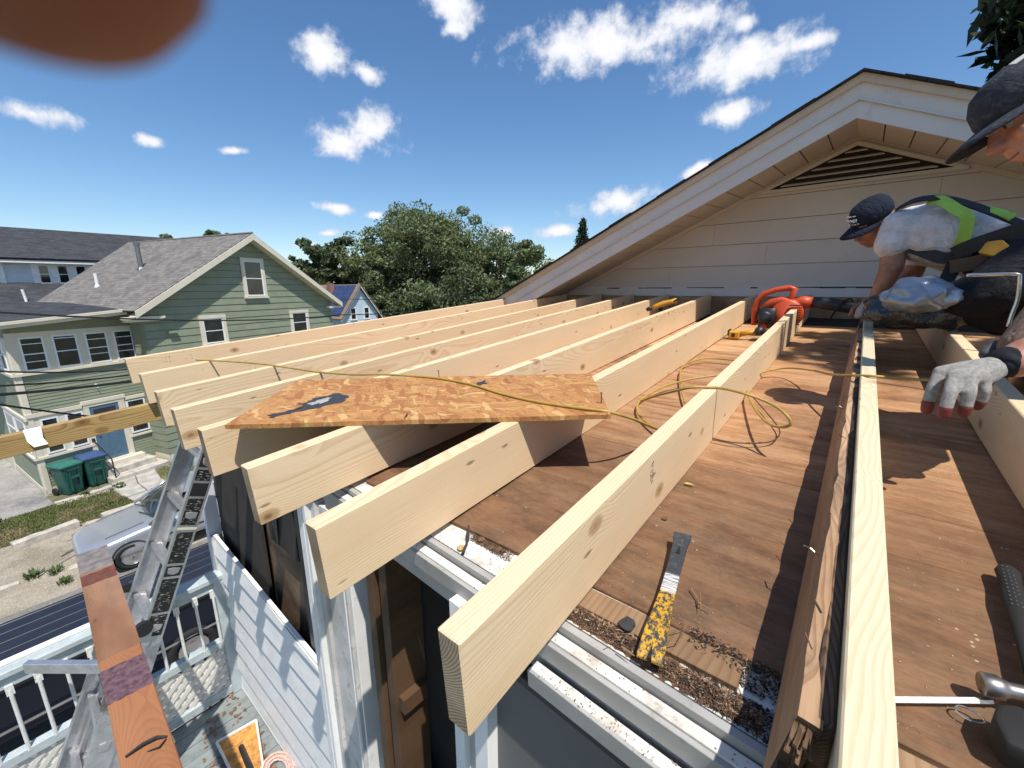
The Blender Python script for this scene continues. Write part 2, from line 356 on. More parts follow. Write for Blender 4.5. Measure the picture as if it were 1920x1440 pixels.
def plydeck():
    k = NT('weathered_plywood'); r = k.rnd()
    vo = k.vadd(k.tc.outputs['Object'], k.comb(k.math('MULTIPLY', r, 17.0), k.math('MULTIPLY', r, 41.0), 0.0))
    g1 = k.noise(k.map(vo, sc=(1.3, 9, 6)), 1, 8, .66, 2.2); g2 = k.noise(k.map(vo, sc=(9, 140, 10)), 1, 4, .6)
    st = k.noise(k.map(vo, sc=(2.6, 2.6, 1)), 1, 8, .68)
    c = k.ramp(g1, [(.3, (.27, .122, .055)), (.44, (.43, .225, .108)), (.58, (.54, .315, .165)), (.78, (.62, .40, .235))])
    c = k.mix(.34, c, k.ramp(g2, [(.3, .4), (.72, 1.15)]), 'MULTIPLY'); gr_ = k.noise(k.map(vo, sc=(60, 190, 60)), 1, 5, .75); c = k.mix(.45, c, k.ramp(gr_, [(.34, .45), (.62, 1.12)]), 'MULTIPLY')
    c = k.mix(k.math('MULTIPLY', k.step(st, .48, .70), .75), c, (.14, .066, .034))
    c = k.mix(1.0, c, k.ocol(), 'MULTIPLY')
    # wet-rot staining that creeps in from the eave edge (world Y is the distance from the eave)
    gp = k.sep(k.map(k.n('ShaderNodeNewGeometry').outputs['Position']))
    rot = k.step(k.math('ADD', gp[1], k.math('MULTIPLY', k.math('SUBTRACT', st, .5), 1.9)), 1.75, .55)
    c = k.mix(k.math('MULTIPLY', rot, .72), c, k.mix(k.step(k.noise(k.map(vo, sc=(7, 14, 7)), 1, 8, .75), .38, .62), (.045, .028, .02), (.165, .088, .048)))
    sp = k.vor(k.map(vo, sc=(150, 150, 150)), 1.0); spm = k.math('MULTIPLY', k.math('LESS_THAN', k.sep(sp.outputs['Color'])[0], k.math('MULTIPLY', k.step(k.noise(vo, 3.5, 3, .6), .5, .75), .10)), k.step(sp.outputs['Distance'], .42, .2))
    c = k.mix(k.math('MULTIPLY', spm, .7), c, (.50, .42, .32))
    kn = k.vor(k.map(vo, sc=(2.2, 3.4, 3)), 1.0); c = k.mix(k.math('MULTIPLY', k.math('MULTIPLY', k.math('LESS_THAN', k.sep(kn.outputs['Color'])[0], .3), k.step(kn.outputs['Distance'], .09, .03)), .6), c, (.12, .05, .025))
    k.bump(k.math('ADD', g2, k.math('MULTIPLY', g1, .6)), .35, .003); return k.fin(c, .72, 0, .3)
PLY = plydeck()

def speckled_white():
    k = NT('speckled_white_plate'); o = k.tc.outputs['Object']
    sp = k.vor(k.map(o, sc=(210, 210, 210)), 1.0); m1 = k.math('MULTIPLY', k.math('LESS_THAN', k.sep(sp.outputs['Color'])[0], k.math('ADD', .05, k.math('MULTIPLY', k.step(k.noise(o, 9, 4, .65), .4, .72), .32))), k.step(sp.outputs['Distance'], .42, .2))
    c = k.mix(m1, (.70, .68, .62), (.16, .13, .10)); c = k.mix(k.math('MULTIPLY', k.step(k.noise(o, 14, 8, .7), .48, .70), .85), c, (.30, .25, .19))
    return k.fin(c, .55)
SPECK = speckled_white()
# ================================================================== SETTING: ground, street, verge
def ground_mat(name, c1, c2, c3=None, sc=3, bump=.4, specks=None):
    k = NT(name); v = k.map(); a = k.noise(v, sc, 8, .65); b = k.noise(v, sc * 14, 6, .7)
    c = k.mix(k.step(a, .35, .65), c1, c2); c = k.mix(.45, c, k.ramp(b, [(.3, .45), (.7, 1.2)]), 'MULTIPLY')
    if c3: c = k.mix(k.math('MULTIPLY', k.step(k.noise(v, sc * .45, 6, .7), .5, .62), .8), c, c3)
    if specks:
        s_ = k.vor(k.map(v, sc=(38, 38, 38)), 1.0); c = k.mix(k.math('MULTIPLY', k.math('LESS_THAN', k.sep(s_.outputs['Color'])[0], .3), k.step(s_.outputs['Distance'], .45, .2)), c, specks)
    k.bump(b, bump, .02); return k.fin(c, .95, 0, .15)
M_GROUND = ground_mat('dry_ground', (.20, .18, .12), (.12, .13, .06), (.07, .10, .035))
M_ASPH = ground_mat('asphalt', (.19, .18, .17), (.25, .235, .215), (.15, .145, .14), sc=1.2, specks=(.36, .34, .31))
M_GRAV = ground_mat('dirt_and_gravel', (.38, .33, .26), (.29, .25, .19), (.22, .19, .14), sc=1.6, specks=(.55, .50, .43))
M_DRIVE = ground_mat('driveway_concrete', (.36, .34, .31), (.26, .25, .235), (.14, .14, .14), sc=.8, specks=(.45, .43, .40))
M_TURF = ground_mat('thin_turf', (.16, .15, .07), (.10, .125, .045), (.26, .22, .13), sc=2.2)
def sheet(name, poly, z, m, t=.02, jag=0.0):
    if jag:
        out = []
        for i in range(len(poly)):
            a, b = Vector(poly[i]), Vector(poly[(i + 1) % len(poly)]); n = max(1, int((b - a).length / .25)) if (b - a).length < 14 else 1
            for k in range(n):
                p = a.lerp(b, k / n); out.append((p.x + random.uniform(-jag, jag), p.y + random.uniform(-jag, jag)))
        poly = out
    mb = MB(); mb.prism(poly, GZ + z - t, GZ + z); return solid(name, mb, m, kind='structure')
sheet('ground', [(-400, -300), (200, -300), (200, 500), (-400, 500)], 0, M_GROUND, .3)
sheet('street', [(-12.45, -40), (-6.0, -40), (-6.0, 60), (-12.45, 60)], .006, M_ASPH, .005)
sheet('gravel_strip', [(-16.05, -9), (-12.4, -9), (-12.4, 22), (-16.05, 22)], .012, M_GRAV, .005, .07)
sheet('driveway', [(-40, -6), (-18.35, -2.6), (-18.0, -.95), (-18.1, -.45), (-18.3, .2), (-19.3, .1), (-28, -1.0), (-40, -2.6)], .02, M_DRIVE, .005)
sheet('apron_patch', [(-40, -9), (-17.4, -6), (-17.8, -1.15), (-20.75, -.85), (-27, -1.9), (-40, -3.6)], .026, M_ASPH, .005, .03)
lawn_poly = [(-18.0, -.9), (-18.15, .25), (-18.15, 1.55), (-16.6, 1.75), (-16.2, 1.95), (-16.1, -.9), (-15.95, -4.0), (-17.6, -5.0)]
sheet('lawn', lawn_poly, .035, M_TURF, .03)
sheet('lawn', [(-20.3, 2.95), (-18.2, 2.8), (-16.2, 2.2), (-16.2, 16), (-22.5, 16)], .035, M_TURF, .03)

def blades(name, polys, count, hgt, cols, z0, wid=.012):
    n = 0; P = []
    for poly, cnt in zip(polys, count):
        pa = np.array(poly); lo, hi = pa.min(0), pa.max(0); got = []
        while len(got) < cnt:
            q = rng.uniform(lo, hi, (cnt * 3, 2)); ins = np.zeros(len(q), bool); j = len(pa) - 1
            for i in range(len(pa)):
                xi, yi, xj, yj = *pa[i], *pa[j]
                ins ^= ((yi > q[:, 1]) != (yj > q[:, 1])) & (q[:, 0] < (xj - xi) * (q[:, 1] - yi) / (yj - yi + 1e-12) + xi); j = i
            got += list(q[ins])
        P += got[:cnt]
    P = np.array(P); n = len(P); a = rng.uniform(0, 6.28, n); h = rng.uniform(.4, 1, n) * hgt; lean = rng.normal(0, .45, (n, 2)) * h[:, None]
    v = np.zeros((n, 3, 3)); dx = np.stack([np.cos(a), np.sin(a)], 1) * wid * rng.uniform(.6, 1.6, n)[:, None]
    v[:, 0, :2] = P - dx; v[:, 1, :2] = P + dx; v[:, 2, :2] = P + lean; v[:, :2, 2] = z0; v[:, 2, 2] = z0 + h
    me = bpy.data.meshes.new(name); me.vertices.add(3 * n); me.vertices.foreach_set('co', v.ravel()); me.loops.add(3 * n); me.loops.foreach_set('vertex_index', np.arange(3 * n))
    me.polygons.add(n); me.polygons.foreach_set('loop_start', np.arange(0, 3 * n, 3)); me.update()
    k = NT(name + '_material'); gi = k.n('ShaderNodeNewGeometry'); c = k.ramp(gi.outputs['Random Per Island'], [(0, cols[0]), (.5, cols[1]), (1, cols[2])])
    c = k.mix(k.step(k.noise(k.map(sc=(1, 1, 1)), 1.3, 4, .6), .45, .65), c, cols[3]); k.fin(c, .8, 0, .2)
    return me, k.m
G4 = [(.075, .11, .03), (.12, .15, .045), (.20, .19, .08), (.26, .21, .11)]
me_, m_ = blades('grass', [lawn_poly, [(-20.3, 2.95), (-18.2, 2.8), (-16.2, 2.2), (-16.2, 9), (-21, 9)], [(-18.4, -1.2), (-17.9, -.9), (-17.8, -3), (-19, -3)]], [26000, 9000, 3000], .075, G4, GZ + .034)
link('grass', me_, ID, None, m_, label='short dry grass growing on the lawn strip before the green house', cat='grass', kind='stuff')
def weed(M, label, n=70, s=.12, grp=None):
    mb = MB()
    for i in range(n):
        a, rr, h = random.uniform(0, 6.28), random.random() ** .6, random.uniform(.3, 1) * s; p = Vector((math.cos(a) * rr * s * 1.7, math.sin(a) * rr * s, 0)); d = Vector((math.cos(a + random.uniform(-1, 1)), math.sin(a), 0)) * s * .35
        t = p + d + Vector((0, 0, h)); sd = d.cross(Vector((0, 0, 1))).normalized() * s * .16; mb.add([p - sd * .3, p + sd * .3, (p + t) / 2 + sd, t, (p + t) / 2 - sd], [(0, 1, 2, 3, 4)])
    return solid('weed_clump', mb, WEED, M, label=label, cat='weed', group=grp)
WEED = plain('weed_leaf', (.055, .10, .025), .7, var=.5, scale=30)
for (x, y, s, l) in [(-13.8, -.42, .15, 'green weeds sprouting in the gutter crack, leftmost of the gutter clumps'), (-13.6, -.1, .12, 'low weeds in the gutter crack, second clump from the left'), (-12.95, .0, .11, 'small weed tuft at the street edge beside the stained plank end'),
                     (-18.0, -1.0, .16, 'yellow green weeds where driveway meets the lawn'), (-18.2, 1.7, .14, 'tuft of grass between the walkway slab and the lawn strip'), (-18.4, .9, .1, 'grass sprouting between the edging stones by the bins')]:
    weed(T(x, y, GZ + .03), l, s=s)
# kerb stones and walkway slabs
def slab(name, poly, z0, z1, m, label, cat, jit=.012, grp=None, bev=.012):
    mb = MB(); c = Vector((sum(p[0] for p in poly) / len(poly), sum(p[1] for p in poly) / len(poly))); mb.prism([(p[0] - c.x, p[1] - c.y) for p in poly], z0, z1)
    return solid(name, mb, m, T(c.x, c.y, GZ), None, bev, False, jit, label=label, cat=cat, group=grp)
def rough_line(p, q, w, n, tw):
    p, q = Vector(p), Vector(q); d = (q - p).normalized(); s = Vector((-d.y, d.x)); a = [p.lerp(q, i / n) + s * (w / 2 + random.uniform(-tw, tw)) for i in range(n + 1)]; b = [p.lerp(q, i / n) - s * (w / 2 + random.uniform(-tw, tw)) for i in range(n, -1, -1)]
    return [(v.x, v.y) for v in a + b]
slab('kerb_stone', rough_line((-15.72, -.68), (-15.98, .52), .24, 6, .03), -.05, .2, STONE, 'long tilted granite kerb stone lying at the left edge of the lawn', 'kerb stone')
slab('kerb_stone', rough_line((-15.75, .62), (-15.68, .92), .2, 3, .05), -.05, .13, STONE, 'broken middle kerb stone between the two long ones', 'kerb stone', .02)
slab('kerb_stone', rough_line((-15.85, 1.0), (-15.93, 1.86), .24, 5, .03), -.05, .19, STONE, 'granite kerb stone just behind the hood of the silver car', 'kerb stone')
slab('kerb_stone', rough_line((-13.55, .12), (-13.4, .75), .18, 4, .03), -.05, .05, STONE, 'half sunken kerb stone in the gutter near the car bumper', 'kerb stone')
slab('kerb_stone', rough_line((-13.62, -2.4), (-13.75, -.65), .16, 6, .03), -.05, .045, STONE, 'sunken kerb stone at the left end of the gutter', 'kerb stone')
for i, (poly, l) in enumerate([([(-18.72, 1.58), (-17.95, 1.52), (-17.9, 2.12), (-18.85, 2.2)], 'walkway slab nearest the black handrail foot'), ([(-18.86, 2.23), (-17.9, 2.15), (-17.85, 2.72), (-19.0, 2.78)], 'walkway slab below the right end of the steps'),
                               ([(-17.92, 1.52), (-17.2, 1.62), (-17.15, 2.2), (-17.87, 2.13)], 'middle walkway slab beside the lawn corner'), ([(-17.87, 2.16), (-17.12, 2.24), (-17.05, 2.8), (-17.83, 2.74)], 'middle walkway slab hidden partly by the ladder'),
                               ([(-17.17, 1.66), (-16.55, 1.76), (-16.5, 2.35), (-17.1, 2.25)], 'walkway slab nearest the kerb stones'), ([(-17.1, 2.29), (-16.47, 2.38), (-16.4, 2.95), (-17.03, 2.85)], 'walkway slab nearest the car windscreen')]):
    slab('walkway_slab', poly, 0, .06 + .008 * (i % 3), CONC, l, 'paving slab', .008)
for i, (p, q, l) in enumerate([((-18.3, .22), (-18.33, .95), 'flat edging stone before the green bin'), ((-18.36, 1.0), (-18.5, 1.55), 'flat edging stone before the blue lidded bin'), ((-18.1, .25), (-18.12, 1.45), 'long edging stone along the lawn top')]):
    slab('edging_stone', rough_line(p, q, .2, 4, .025), 0, .055, STONE, l, 'edging stone', .01)

# ================================================================== GREEN HOUSE across the street
TH = R(16.7); HU = Vector((-math.sin(TH), math.cos(TH), 0)); HW = Vector((math.cos(TH), math.sin(TH), 0))
HC = Vector((-19.238, .144, GZ)); HM = frame(HC, HU, -HW)        # x along the facade, y into the house, z up
house = thing('green_house', 'two storey sage green house with cream trim and grey gable roof across the street', 'house', HM)  # outline, windows and door are baked numbers worked out from image pixel positions
def clip_course(poly, z0, z1):
    def cut(ps, f):
        o = []
        for i in range(len(ps)):
            a, b = ps[i], ps[(i + 1) % len(ps)]; fa, fb = f(a), f(b)
            if fa >= 0: o.append(a)
            if (fa >= 0) != (fb >= 0): t = fa / (fa - fb); o.append((a[0] + (b[0] - a[0]) * t, a[1] + (b[1] - a[1]) * t))
        return o
    ps = cut(poly, lambda p: p[1] - z0)
    return cut(ps, lambda p: z1 - p[1]) if ps else []
def clap(parent, M, poly, expo, m, name='clapboard', t=.014, zs=None, gap=.0):
    """lapped boards across a convex wall outline (x, z); the wall looks along -y of M"""
    z = min(p[1] for p in poly) if zs is None else zs; top = max(p[1] for p in poly)
    while z < top - 1e-4:
        z1 = min(z + expo, top); ps = clip_course(poly, z, z1 - gap)
        if len(ps) >= 3:
            n = len(ps); f = lambda q: -.002 - t * (1 - (q[1] - z) / expo); vs = [(q[0], f(q), q[1]) for q in ps] + [(q[0], .0, q[1]) for q in ps]
            mb = MB(); mb.add(vs, [tuple(range(n)), tuple(range(2 * n - 1, n - 1, -1))] + [(i, (i + 1) % n, n + (i + 1) % n, n + i) for i in range(n)])
            solid(name, mb, m, M, parent)
        z += expo
def hm(y=0.0): return HM @ T(0, y, 0)
def window(parent, M, x0, x1, z0, z1, trim=.1, trimm=CREAM, bars=(), deep=.03, sash=.045, sill=.04, sashm=VINYLW, mid=True):
    """double hung window on a wall in the xz plane of M that looks along -y; x0..z1 bound the sash frame"""
    o = link('window', None, M @ T(x0, 0, z0), parent); w, h = x1 - x0, z1 - z0; Mo = WM[o]
    if trim:
        tb = MB(); d = deep + .015
        tb.box(-trim, 0, -d, 0, -.02, h); tb.box(w, w + trim, -d, 0, -.02, h); tb.box(-trim, w + trim, -d - .008, 0, h, h + trim); tb.box(-trim - sill * .6, w + trim + sill * .6, -d - sill, 0, -.02 - sill * 1.6, -.02); solid('casing', tb, trimm, Mo, o)
    f = MB(); s = sash; f.box(0, s, -deep, 0, 0, h); f.box(w - s, w, -deep, 0, 0, h); f.box(s, w - s, -deep, 0, h - s, h); f.box(s, w - s, -deep, 0, 0, s)
    if mid: f.box(s, w - s, -deep + .004, 0, h * .5 - s * .35, h * .5 + s * .35)
    for b in bars: f.box(s, w - s, -deep + .012, 0, h * b - .012, h * b + .012)
    solid('frame', f, sashm, Mo, o); p = MB()
    if mid: p.box(s, w - s, -.010, 0, s, h * .5 - s * .35); solid('pane', p, PANE, Mo, o); p = MB(); p.box(s, w - s, -.016, 0, h * .5 + s * .35, h - s); solid('pane', p, PANE, Mo, o)
    else: p.box(s, w - s, -.010, 0, s, h - s); solid('pane', p, PANE, Mo, o)
    return o
# main gable block: front wall at y = -.9
Y1 = -.9; X0, X1, XP = 3.05, 11.55, 7.3; ZE, ZP, SL = 5.98, 8.5, .637
core = MB(); core.prism([(X0, 0), (X1, 0), (X1, ZP - (X1 - XP) * SL - .12), (XP, ZP - .12), (X0, ZP - (XP - X0) * SL - .12)], 0, 8.4, HM @ T(0, Y1 + 8.4, 0) @ Rx(R(90)))
solid('wall', MB().add([HM.inverted() @ Vector(v) for v in core.v], core.f), plain('green_lap_shade', (.05, .066, .05), .8), HM, house)  # dark core colour draws the shadow lines between the siding courses
gpoly = [(X0, .35), (X1, .35), (X1, ZP - (X1 - XP) * SL - .02), (XP, ZP - .02), (X0, ZP - (XP - X0) * SL - .02)]
clap(house, hm(Y1), gpoly, .272, GREEN, 'siding_board', .018, gap=.016)
# return wall of the block (looks towards -x)
clap(house, HM @ T(X0, 0, 0) @ Rz(R(-90)), [(0, .35), (.9, .35), (.9, 5.6), (0, 5.6)], .272, GREEN, 'siding_board', .012)
mb = MB(); mb.box(X0 - .02, X1 + .02, Y1 - .03, Y1, -.1, .35); mb.box(X0 - .03, X0, Y1 - .03, -.05, -.1, .35); solid('foundation', mb, CREAM, HM, house)
window(house, hm(Y1 - .02), 6.98, 7.80, 6.12, 7.58, .12, sill=.05)
window(house, hm(Y1 - .02), 4.98, 5.76, 4.30, 5.28, .13, sill=.05)
window(house, hm(Y1 - .02), 9.07, 9.90, 4.35, 5.28, .12, sill=.05)
# sloping roof planes, each laid in its own frame (x along the ridge, y up the slope)
sa = math.atan(SL); OV = .42; zr = ZP + .15
def roof_plane(name, M, w, l0, l1, t, m, parent, skew=0.0):
    mb = MB(); mb.prism([(0, 0), (w, 0), (w + skew, l1), (0, l0)] if not skew else [(0, 0), (w, 0), (w + skew, l1), (0, l1)], -t, 0); return solid(name, mb, m, M, parent)
half = XP - 2.66
Ml = HM @ frame((2.66, Y1 - OV, zr - half * SL), (0, 1, 0), (-1, 0, -SL))     # placeholder frame, x back, y down
Ml = HM @ frame((2.66, Y1 - OV, zr - half * SL), (0, 1, 0), (1, 0, SL))
L = half / math.cos(sa)
mb = MB(); mb.prism([(0, 0), (7.2, 0), (8.9, L), (0, L)], -.03, .03); solid('roof', mb, SH_GREY, Ml, house)
Mr = HM @ frame((11.94, Y1 - OV, zr - half * SL), (0, 1, 0), (-1, 0, SL))
mb = MB(); mb.prism([(0, 0), (8, 0), (8.9, L), (0, L)], -.03, .03); solid('roof', mb, SH_GREY, Mr, house)
for sgn, X in ((1, 2.66), (-1, 11.94)):
    n_ = Vector((-SL * sgn, 0, 1)).normalized(); e = Vector((X, Y1 - OV, zr - half * SL)); pk = Vector((XP, Y1 - OV, zr))
    mb = MB(); mb.add([e, pk, pk - Vector((0, 0, .24)), e - Vector((0, 0, .24))], [(0, 1, 2, 3)]); mb2 = MB()
    d = Vector((0, .04, 0)); A = [e, pk, pk - Vector((0, 0, .23)), e - Vector((0, 0, .23))]; mb2.add([a - d for a in A] + A, [(0, 1, 2, 3), (7, 6, 5, 4), (0, 4, 5, 1), (1, 5, 6, 2), (2, 6, 7, 3), (3, 7, 4, 0)]); solid('rake_board', mb2, CREAM, HM, house)
    A = [e - Vector((0, 0, .2)), pk - Vector((0, 0, .2)), pk + Vector((0, OV, -.2)), e + Vector((0, OV, -.2))]; mb3 = MB(); mb3.add(A + [a + Vector((0, 0, .02)) for a in A], [(0, 1, 2, 3), (7, 6, 5, 4)]); solid('soffit', mb3, CREAM, HM, house)
mb = MB(); mb.box(2.4, 3.6, Y1 - .30, Y1 - .02, 5.42, 5.5); mb.box(2.45, 3.55, Y1 - .24, Y1 - .02, 5.33, 5.42); solid('eave_return', mb, CREAM, HM, house)
mb = MB(); mb.box(11.2, 12.0, Y1 - .30, Y1 - .02, 5.42, 5.52); solid('eave_return', mb, CREAM, HM, house)
mb = MB(); mb.tube([(XP, Y1 - OV, zr + .035), (XP, 7.5, zr + .0)], .06, 6); solid('ridge_cap', mb, SH_GREY, HM, house)
for (x, y, z, h, r_, m, nm) in [(5.1, 2.6, 7.2, 1.0, .085, STEEL, 'flue_pipe'), (3.95, 3.5, 6.5, .55, .055, WHITE, 'vent_pipe')]:
    mb = MB(); mb.lathe([(.0, 0), (r_ * 1.9, 0), (r_ * 1.2, .1), (r_, .12), (r_, h), (0, h)], 12)
    if nm == 'flue_pipe': mb.lathe([(0, h), (r_ * 1.3, h), (r_ * 1.3, h + .08), (0, h + .14)], 12)
    solid(nm, mb, m, HM @ T(x, y, z), house)
mb = MB(); mb.box(3.72, 4.02, Y1 - .14, Y1 - .02, 4.84, 4.92); solid('vent_hood', mb, GREEN, HM, house)
# enclosed two storey porch
PW = 3.16
core = MB(); core.add([(0, .02, 0), (PW, .02, 0), (PW, .02, 5.5), (0, .02, 5.4), (1.2, 7.2, 0), (PW, 7.2, 0), (PW, 7.2, 5.6), (1.2, 7.2, 5.6)], [(0, 1, 2, 3), (4, 7, 6, 5), (0, 3, 7, 4), (3, 2, 6, 7), (1, 5, 6, 2)]); solid('porch_wall', core, GREEN, HM, house)
clap(house, HM, [(.12, 5.17), (PW, 5.17), (PW, 5.56), (.12, 5.42)], .105, GREEN)
clap(house, HM, [(.12, 2.72), (PW - .06, 2.72), (PW - .06, 3.88), (.12, 3.88)], .105, GREEN)
clap(house, HM, [(.12, .22), (1.33, .22), (1.33, 1.22), (.12, 1.22)], .1, GREEN)
clap(house, HM, [(2.42, .22), (3.08, .22), (3.08, 1.17), (2.42, 1.17)], .1, GREEN)
mb = MB(); mb.box(0, PW, -.03, .02, 3.96, 4.0); mb.box(0, .24, -.03, .02, 4.0, 5.04); mb.box(0, PW, -.035, .02, 5.02, 5.17)
for a, b in ((.78, .97), (1.56, 1.76), (2.34, 2.52), (3.07, PW)): mb.box(a, b, -.03, .02, 4.0, 5.02)
solid('window_band', mb, CREAM, HM, house)
mb = MB(); mb.box(-.05, PW - .02, -.09, .02, 3.88, 3.96); solid('sill', mb, CREAM, HM, house)
for a, b, bars in ((.24, .78, (.27, .8)), (.97, 1.56, (.9,)), (1.76, 2.34, (.3, .78)), (2.52, 3.07, (.3, .78))): window(house, hm(-.012), a, b, 4.0, 5.02, 0, bars=bars, deep=.035)
mb = MB(); mb.box(0, .12, -.04, .02, 0.05, 3.88); solid('corner_board', mb, CREAM, HM, house)
mb = MB(); mb.box(3.08, PW + .02, -.03, .02, .05, 3.88); solid('corner_board', mb, CREAM, HM, house)
mb = MB(); mb.box(-.03, 1.27, -.07, .02, 2.58, 2.7); mb.box(1.27, 2.46, -.085, .02, 2.66, 2.78); mb.box(2.46, PW, -.07, .02, 2.56, 2.68); solid('belt_trim', mb, CREAM, HM, house)
mb = MB(); mb.box(.12, 1.36, -.025, .02, 2.48, 2.58)
for a, b in ((.12, .25), (.67, .84), (1.27, 1.40)): mb.box(a, b, -.025, .02, 1.3, 2.48)
mb.box(3.03, 3.09, -.025, .02, 1.24, 2.56); mb.box(2.3, 2.47, -.025, .02, 1.24, 2.56); mb.box(1.27, 2.46, -.03, .02, 2.56, 2.66); solid('window_band', mb, CREAM, HM, house)
mb = MB(); mb.box(-.04, 1.38, -.08, .02, 1.22, 1.3); solid('sill', mb, CREAM, HM, house)
mb = MB(); mb.box(2.38, 3.22, -.08, .02, 1.17, 1.24); solid('sill', mb, CREAM, HM, house)
for a, b in ((.25, .67), (.84, 1.27)): window(house, hm(-.012), a, b, 1.34, 2.48, 0, deep=.035, mid=False)
window(house, hm(-.012), 2.47, 3.03, 1.3, 2.52, 0, deep=.035, mid=False)
# front door
door = link('door', None, HM @ T(1.44, 0, .6), house); Md = WM[door]
mb = MB(); mb.box(0, .8, -.045, .02, 0, 1.96); solid('leaf', mb, DKBLUE, Md, door, .003)
mb = MB(); mb.box(-.14, 0, -.06, .02, -.05, 2.06); mb.box(.8, .98, -.06, .02, -.05, 2.06); mb.box(-.14, .98, -.065, .02, 1.96, 2.08); mb.box(-.1, .9, -.14, .02, -.06, 0); solid('casing', mb, CREAM, Md, door)
mb = MB(); mb.box(.1, .7, -.055, .02, 1.25, 1.85); mb.box(.1, .7, -.05, .02, 1.05, 1.12); solid('glazing', mb, PANE, Md, door)
for a in (.1, .44):
    mb = MB(); mb.box(a, a + .26, -.052, .02, .16, .95); mb.box(a + .04, a + .22, -.06, .02, .2, .91); solid('panel', mb, DKBLUE, Md, door, .004)
mb = MB(); mb.tube([(.06, -.05, .98), (.06, -.1, .98), (.13, -.1, .98)], .014, 6); solid('handle', mb, BLACK, Md, door)
lamp = link('wall_lamp', None, HM @ T(1.78, -.02, 3.2), house)
mb = MB(); mb.lathe([(0, -.09), (.075, -.085), (.085, 0), (0, .02)], 12, ID); solid('lamp_head', mb, WHITE, WM[lamp] @ Rx(R(-60)) @ T(0, 0, .1), lamp, smooth=True)
mb = MB(); mb.tube([(0, .0, -.04), (0, -.09, -.02)], .012, 6); solid('bracket', mb, WHITE, WM[lamp], lamp)
mb = MB(); mb.box(0, PW, -.03, .02, -.05, .22); solid('foundation', mb, CREAM, HM, house)
# side wall of the porch, running back to the left at its own angle
sd = Vector((-.9923, -.1241, 0)).normalized(); SM = frame(HC, -sd, Vector((0, 0, 1)).cross(-sd))   # x towards the street corner, y inward
SMx = SM @ T(0, 0, 0)
LS = 8.6
clap(house, SMx, [(-LS, 5.05), (-.02, 5.05), (-.02, 5.4), (-LS, 5.4)], .12, GREEN)
clap(house, SMx, [(-LS, 2.6), (-.12, 2.6), (-.12, 3.88), (-LS, 3.88)], .12, GREEN)
clap(house, SMx, [(-LS, .2), (-.12, .2), (-.12, 1.25), (-LS, 1.25)], .12, GREEN)
clap(house, SMx, [(-LS, 1.25), (-3.3, 1.25), (-3.3, 2.5), (-LS, 2.5)], .12, GREEN); clap(house, SMx, [(-LS, 3.96), (-2.1, 3.96), (-2.1, 5.0), (-LS, 5.0)], .12, GREEN)
mb = MB(); mb.box(-2.1, 0, -.03, .02, 3.96, 5.05); mb.box(-.13, 0, -.04, .02, .0, 3.9); mb.box(-3.3, 0, -.03, .02, 1.3, 2.5); mb.box(-LS, .05, -.07, .02, 2.5, 2.6); mb.box(-LS, .05, -.09, .02, 3.88, 3.96); mb.box(-3.3, .05, -.09, .02, 1.22, 1.3); mb.box(-LS, 0, -.03, .02, -.3, .2)
solid('side_trim', mb, CREAM, SMx, house)
for a, b, z0, z1 in ((-.95, -.3, 4.02, 5.0), (-1.9, -1.2, 4.02, 5.0), (-1.6, -.35, 1.38, 2.42), (-3.1, -1.8, 1.38, 2.42)): window(house, SMx @ T(0, -.02, 0), a, b, z0, z1, 0, deep=.035)
sdoor = link('side_door', None, SMx @ T(-5.0, 0, -.3), house)
mb = MB(); mb.box(0, .95, -.05, .0, 0, 1.5); solid('leaf', mb, CREAM, WM[sdoor], sdoor, .003)
# porch roof, a low dark slope with a cream fascia and gutter
mb = MB(); mb.add([(-.25, -.5, 5.50), (2.78, -.5, 5.75), (2.78, 3.2, 5.95), (-.1, 7.4, 6.15), (-1.2, 7.4, 5.95)], [(0, 1, 2, 3, 4)]); v = [Vector(q) for q in mb.v]
mb = MB(); mb.add([tuple(q) for q in v] + [tuple(q - Vector((0, 0, .06))) for q in v], [(0, 1, 2, 3, 4), (9, 8, 7, 6, 5)] + [(i, (i + 1) % 5, 5 + (i + 1) % 5, 5 + i) for i in range(5)]); solid('porch_roof', mb, SH_DARK, HM, house)
def slant(x0, z0, x1, z1, y0, y1, h, m, nm):
    mb = MB(); A = [(x0, y0, z0), (x1, y0, z1), (x1, y1, z1), (x0, y1, z0)]; mb.add(A + [(a, b, c + h) for a, b, c in A], [(3, 2, 1, 0), (4, 5, 6, 7), (0, 1, 5, 4), (1, 2, 6, 5), (2, 3, 7, 6), (3, 0, 4, 7)]); return solid(nm, mb, m, HM, house)
slant(-.27, 5.33, 2.80, 5.58, -.56, -.50, .09, CREAM, 'fascia'); slant(-.27, 5.43, 2.80, 5.68, -.62, -.50, .085, CREAM, 'gutter'); slant(-.25, 5.40, 2.78, 5.65, -.5, .02, .03, CREAM, 'soffit')
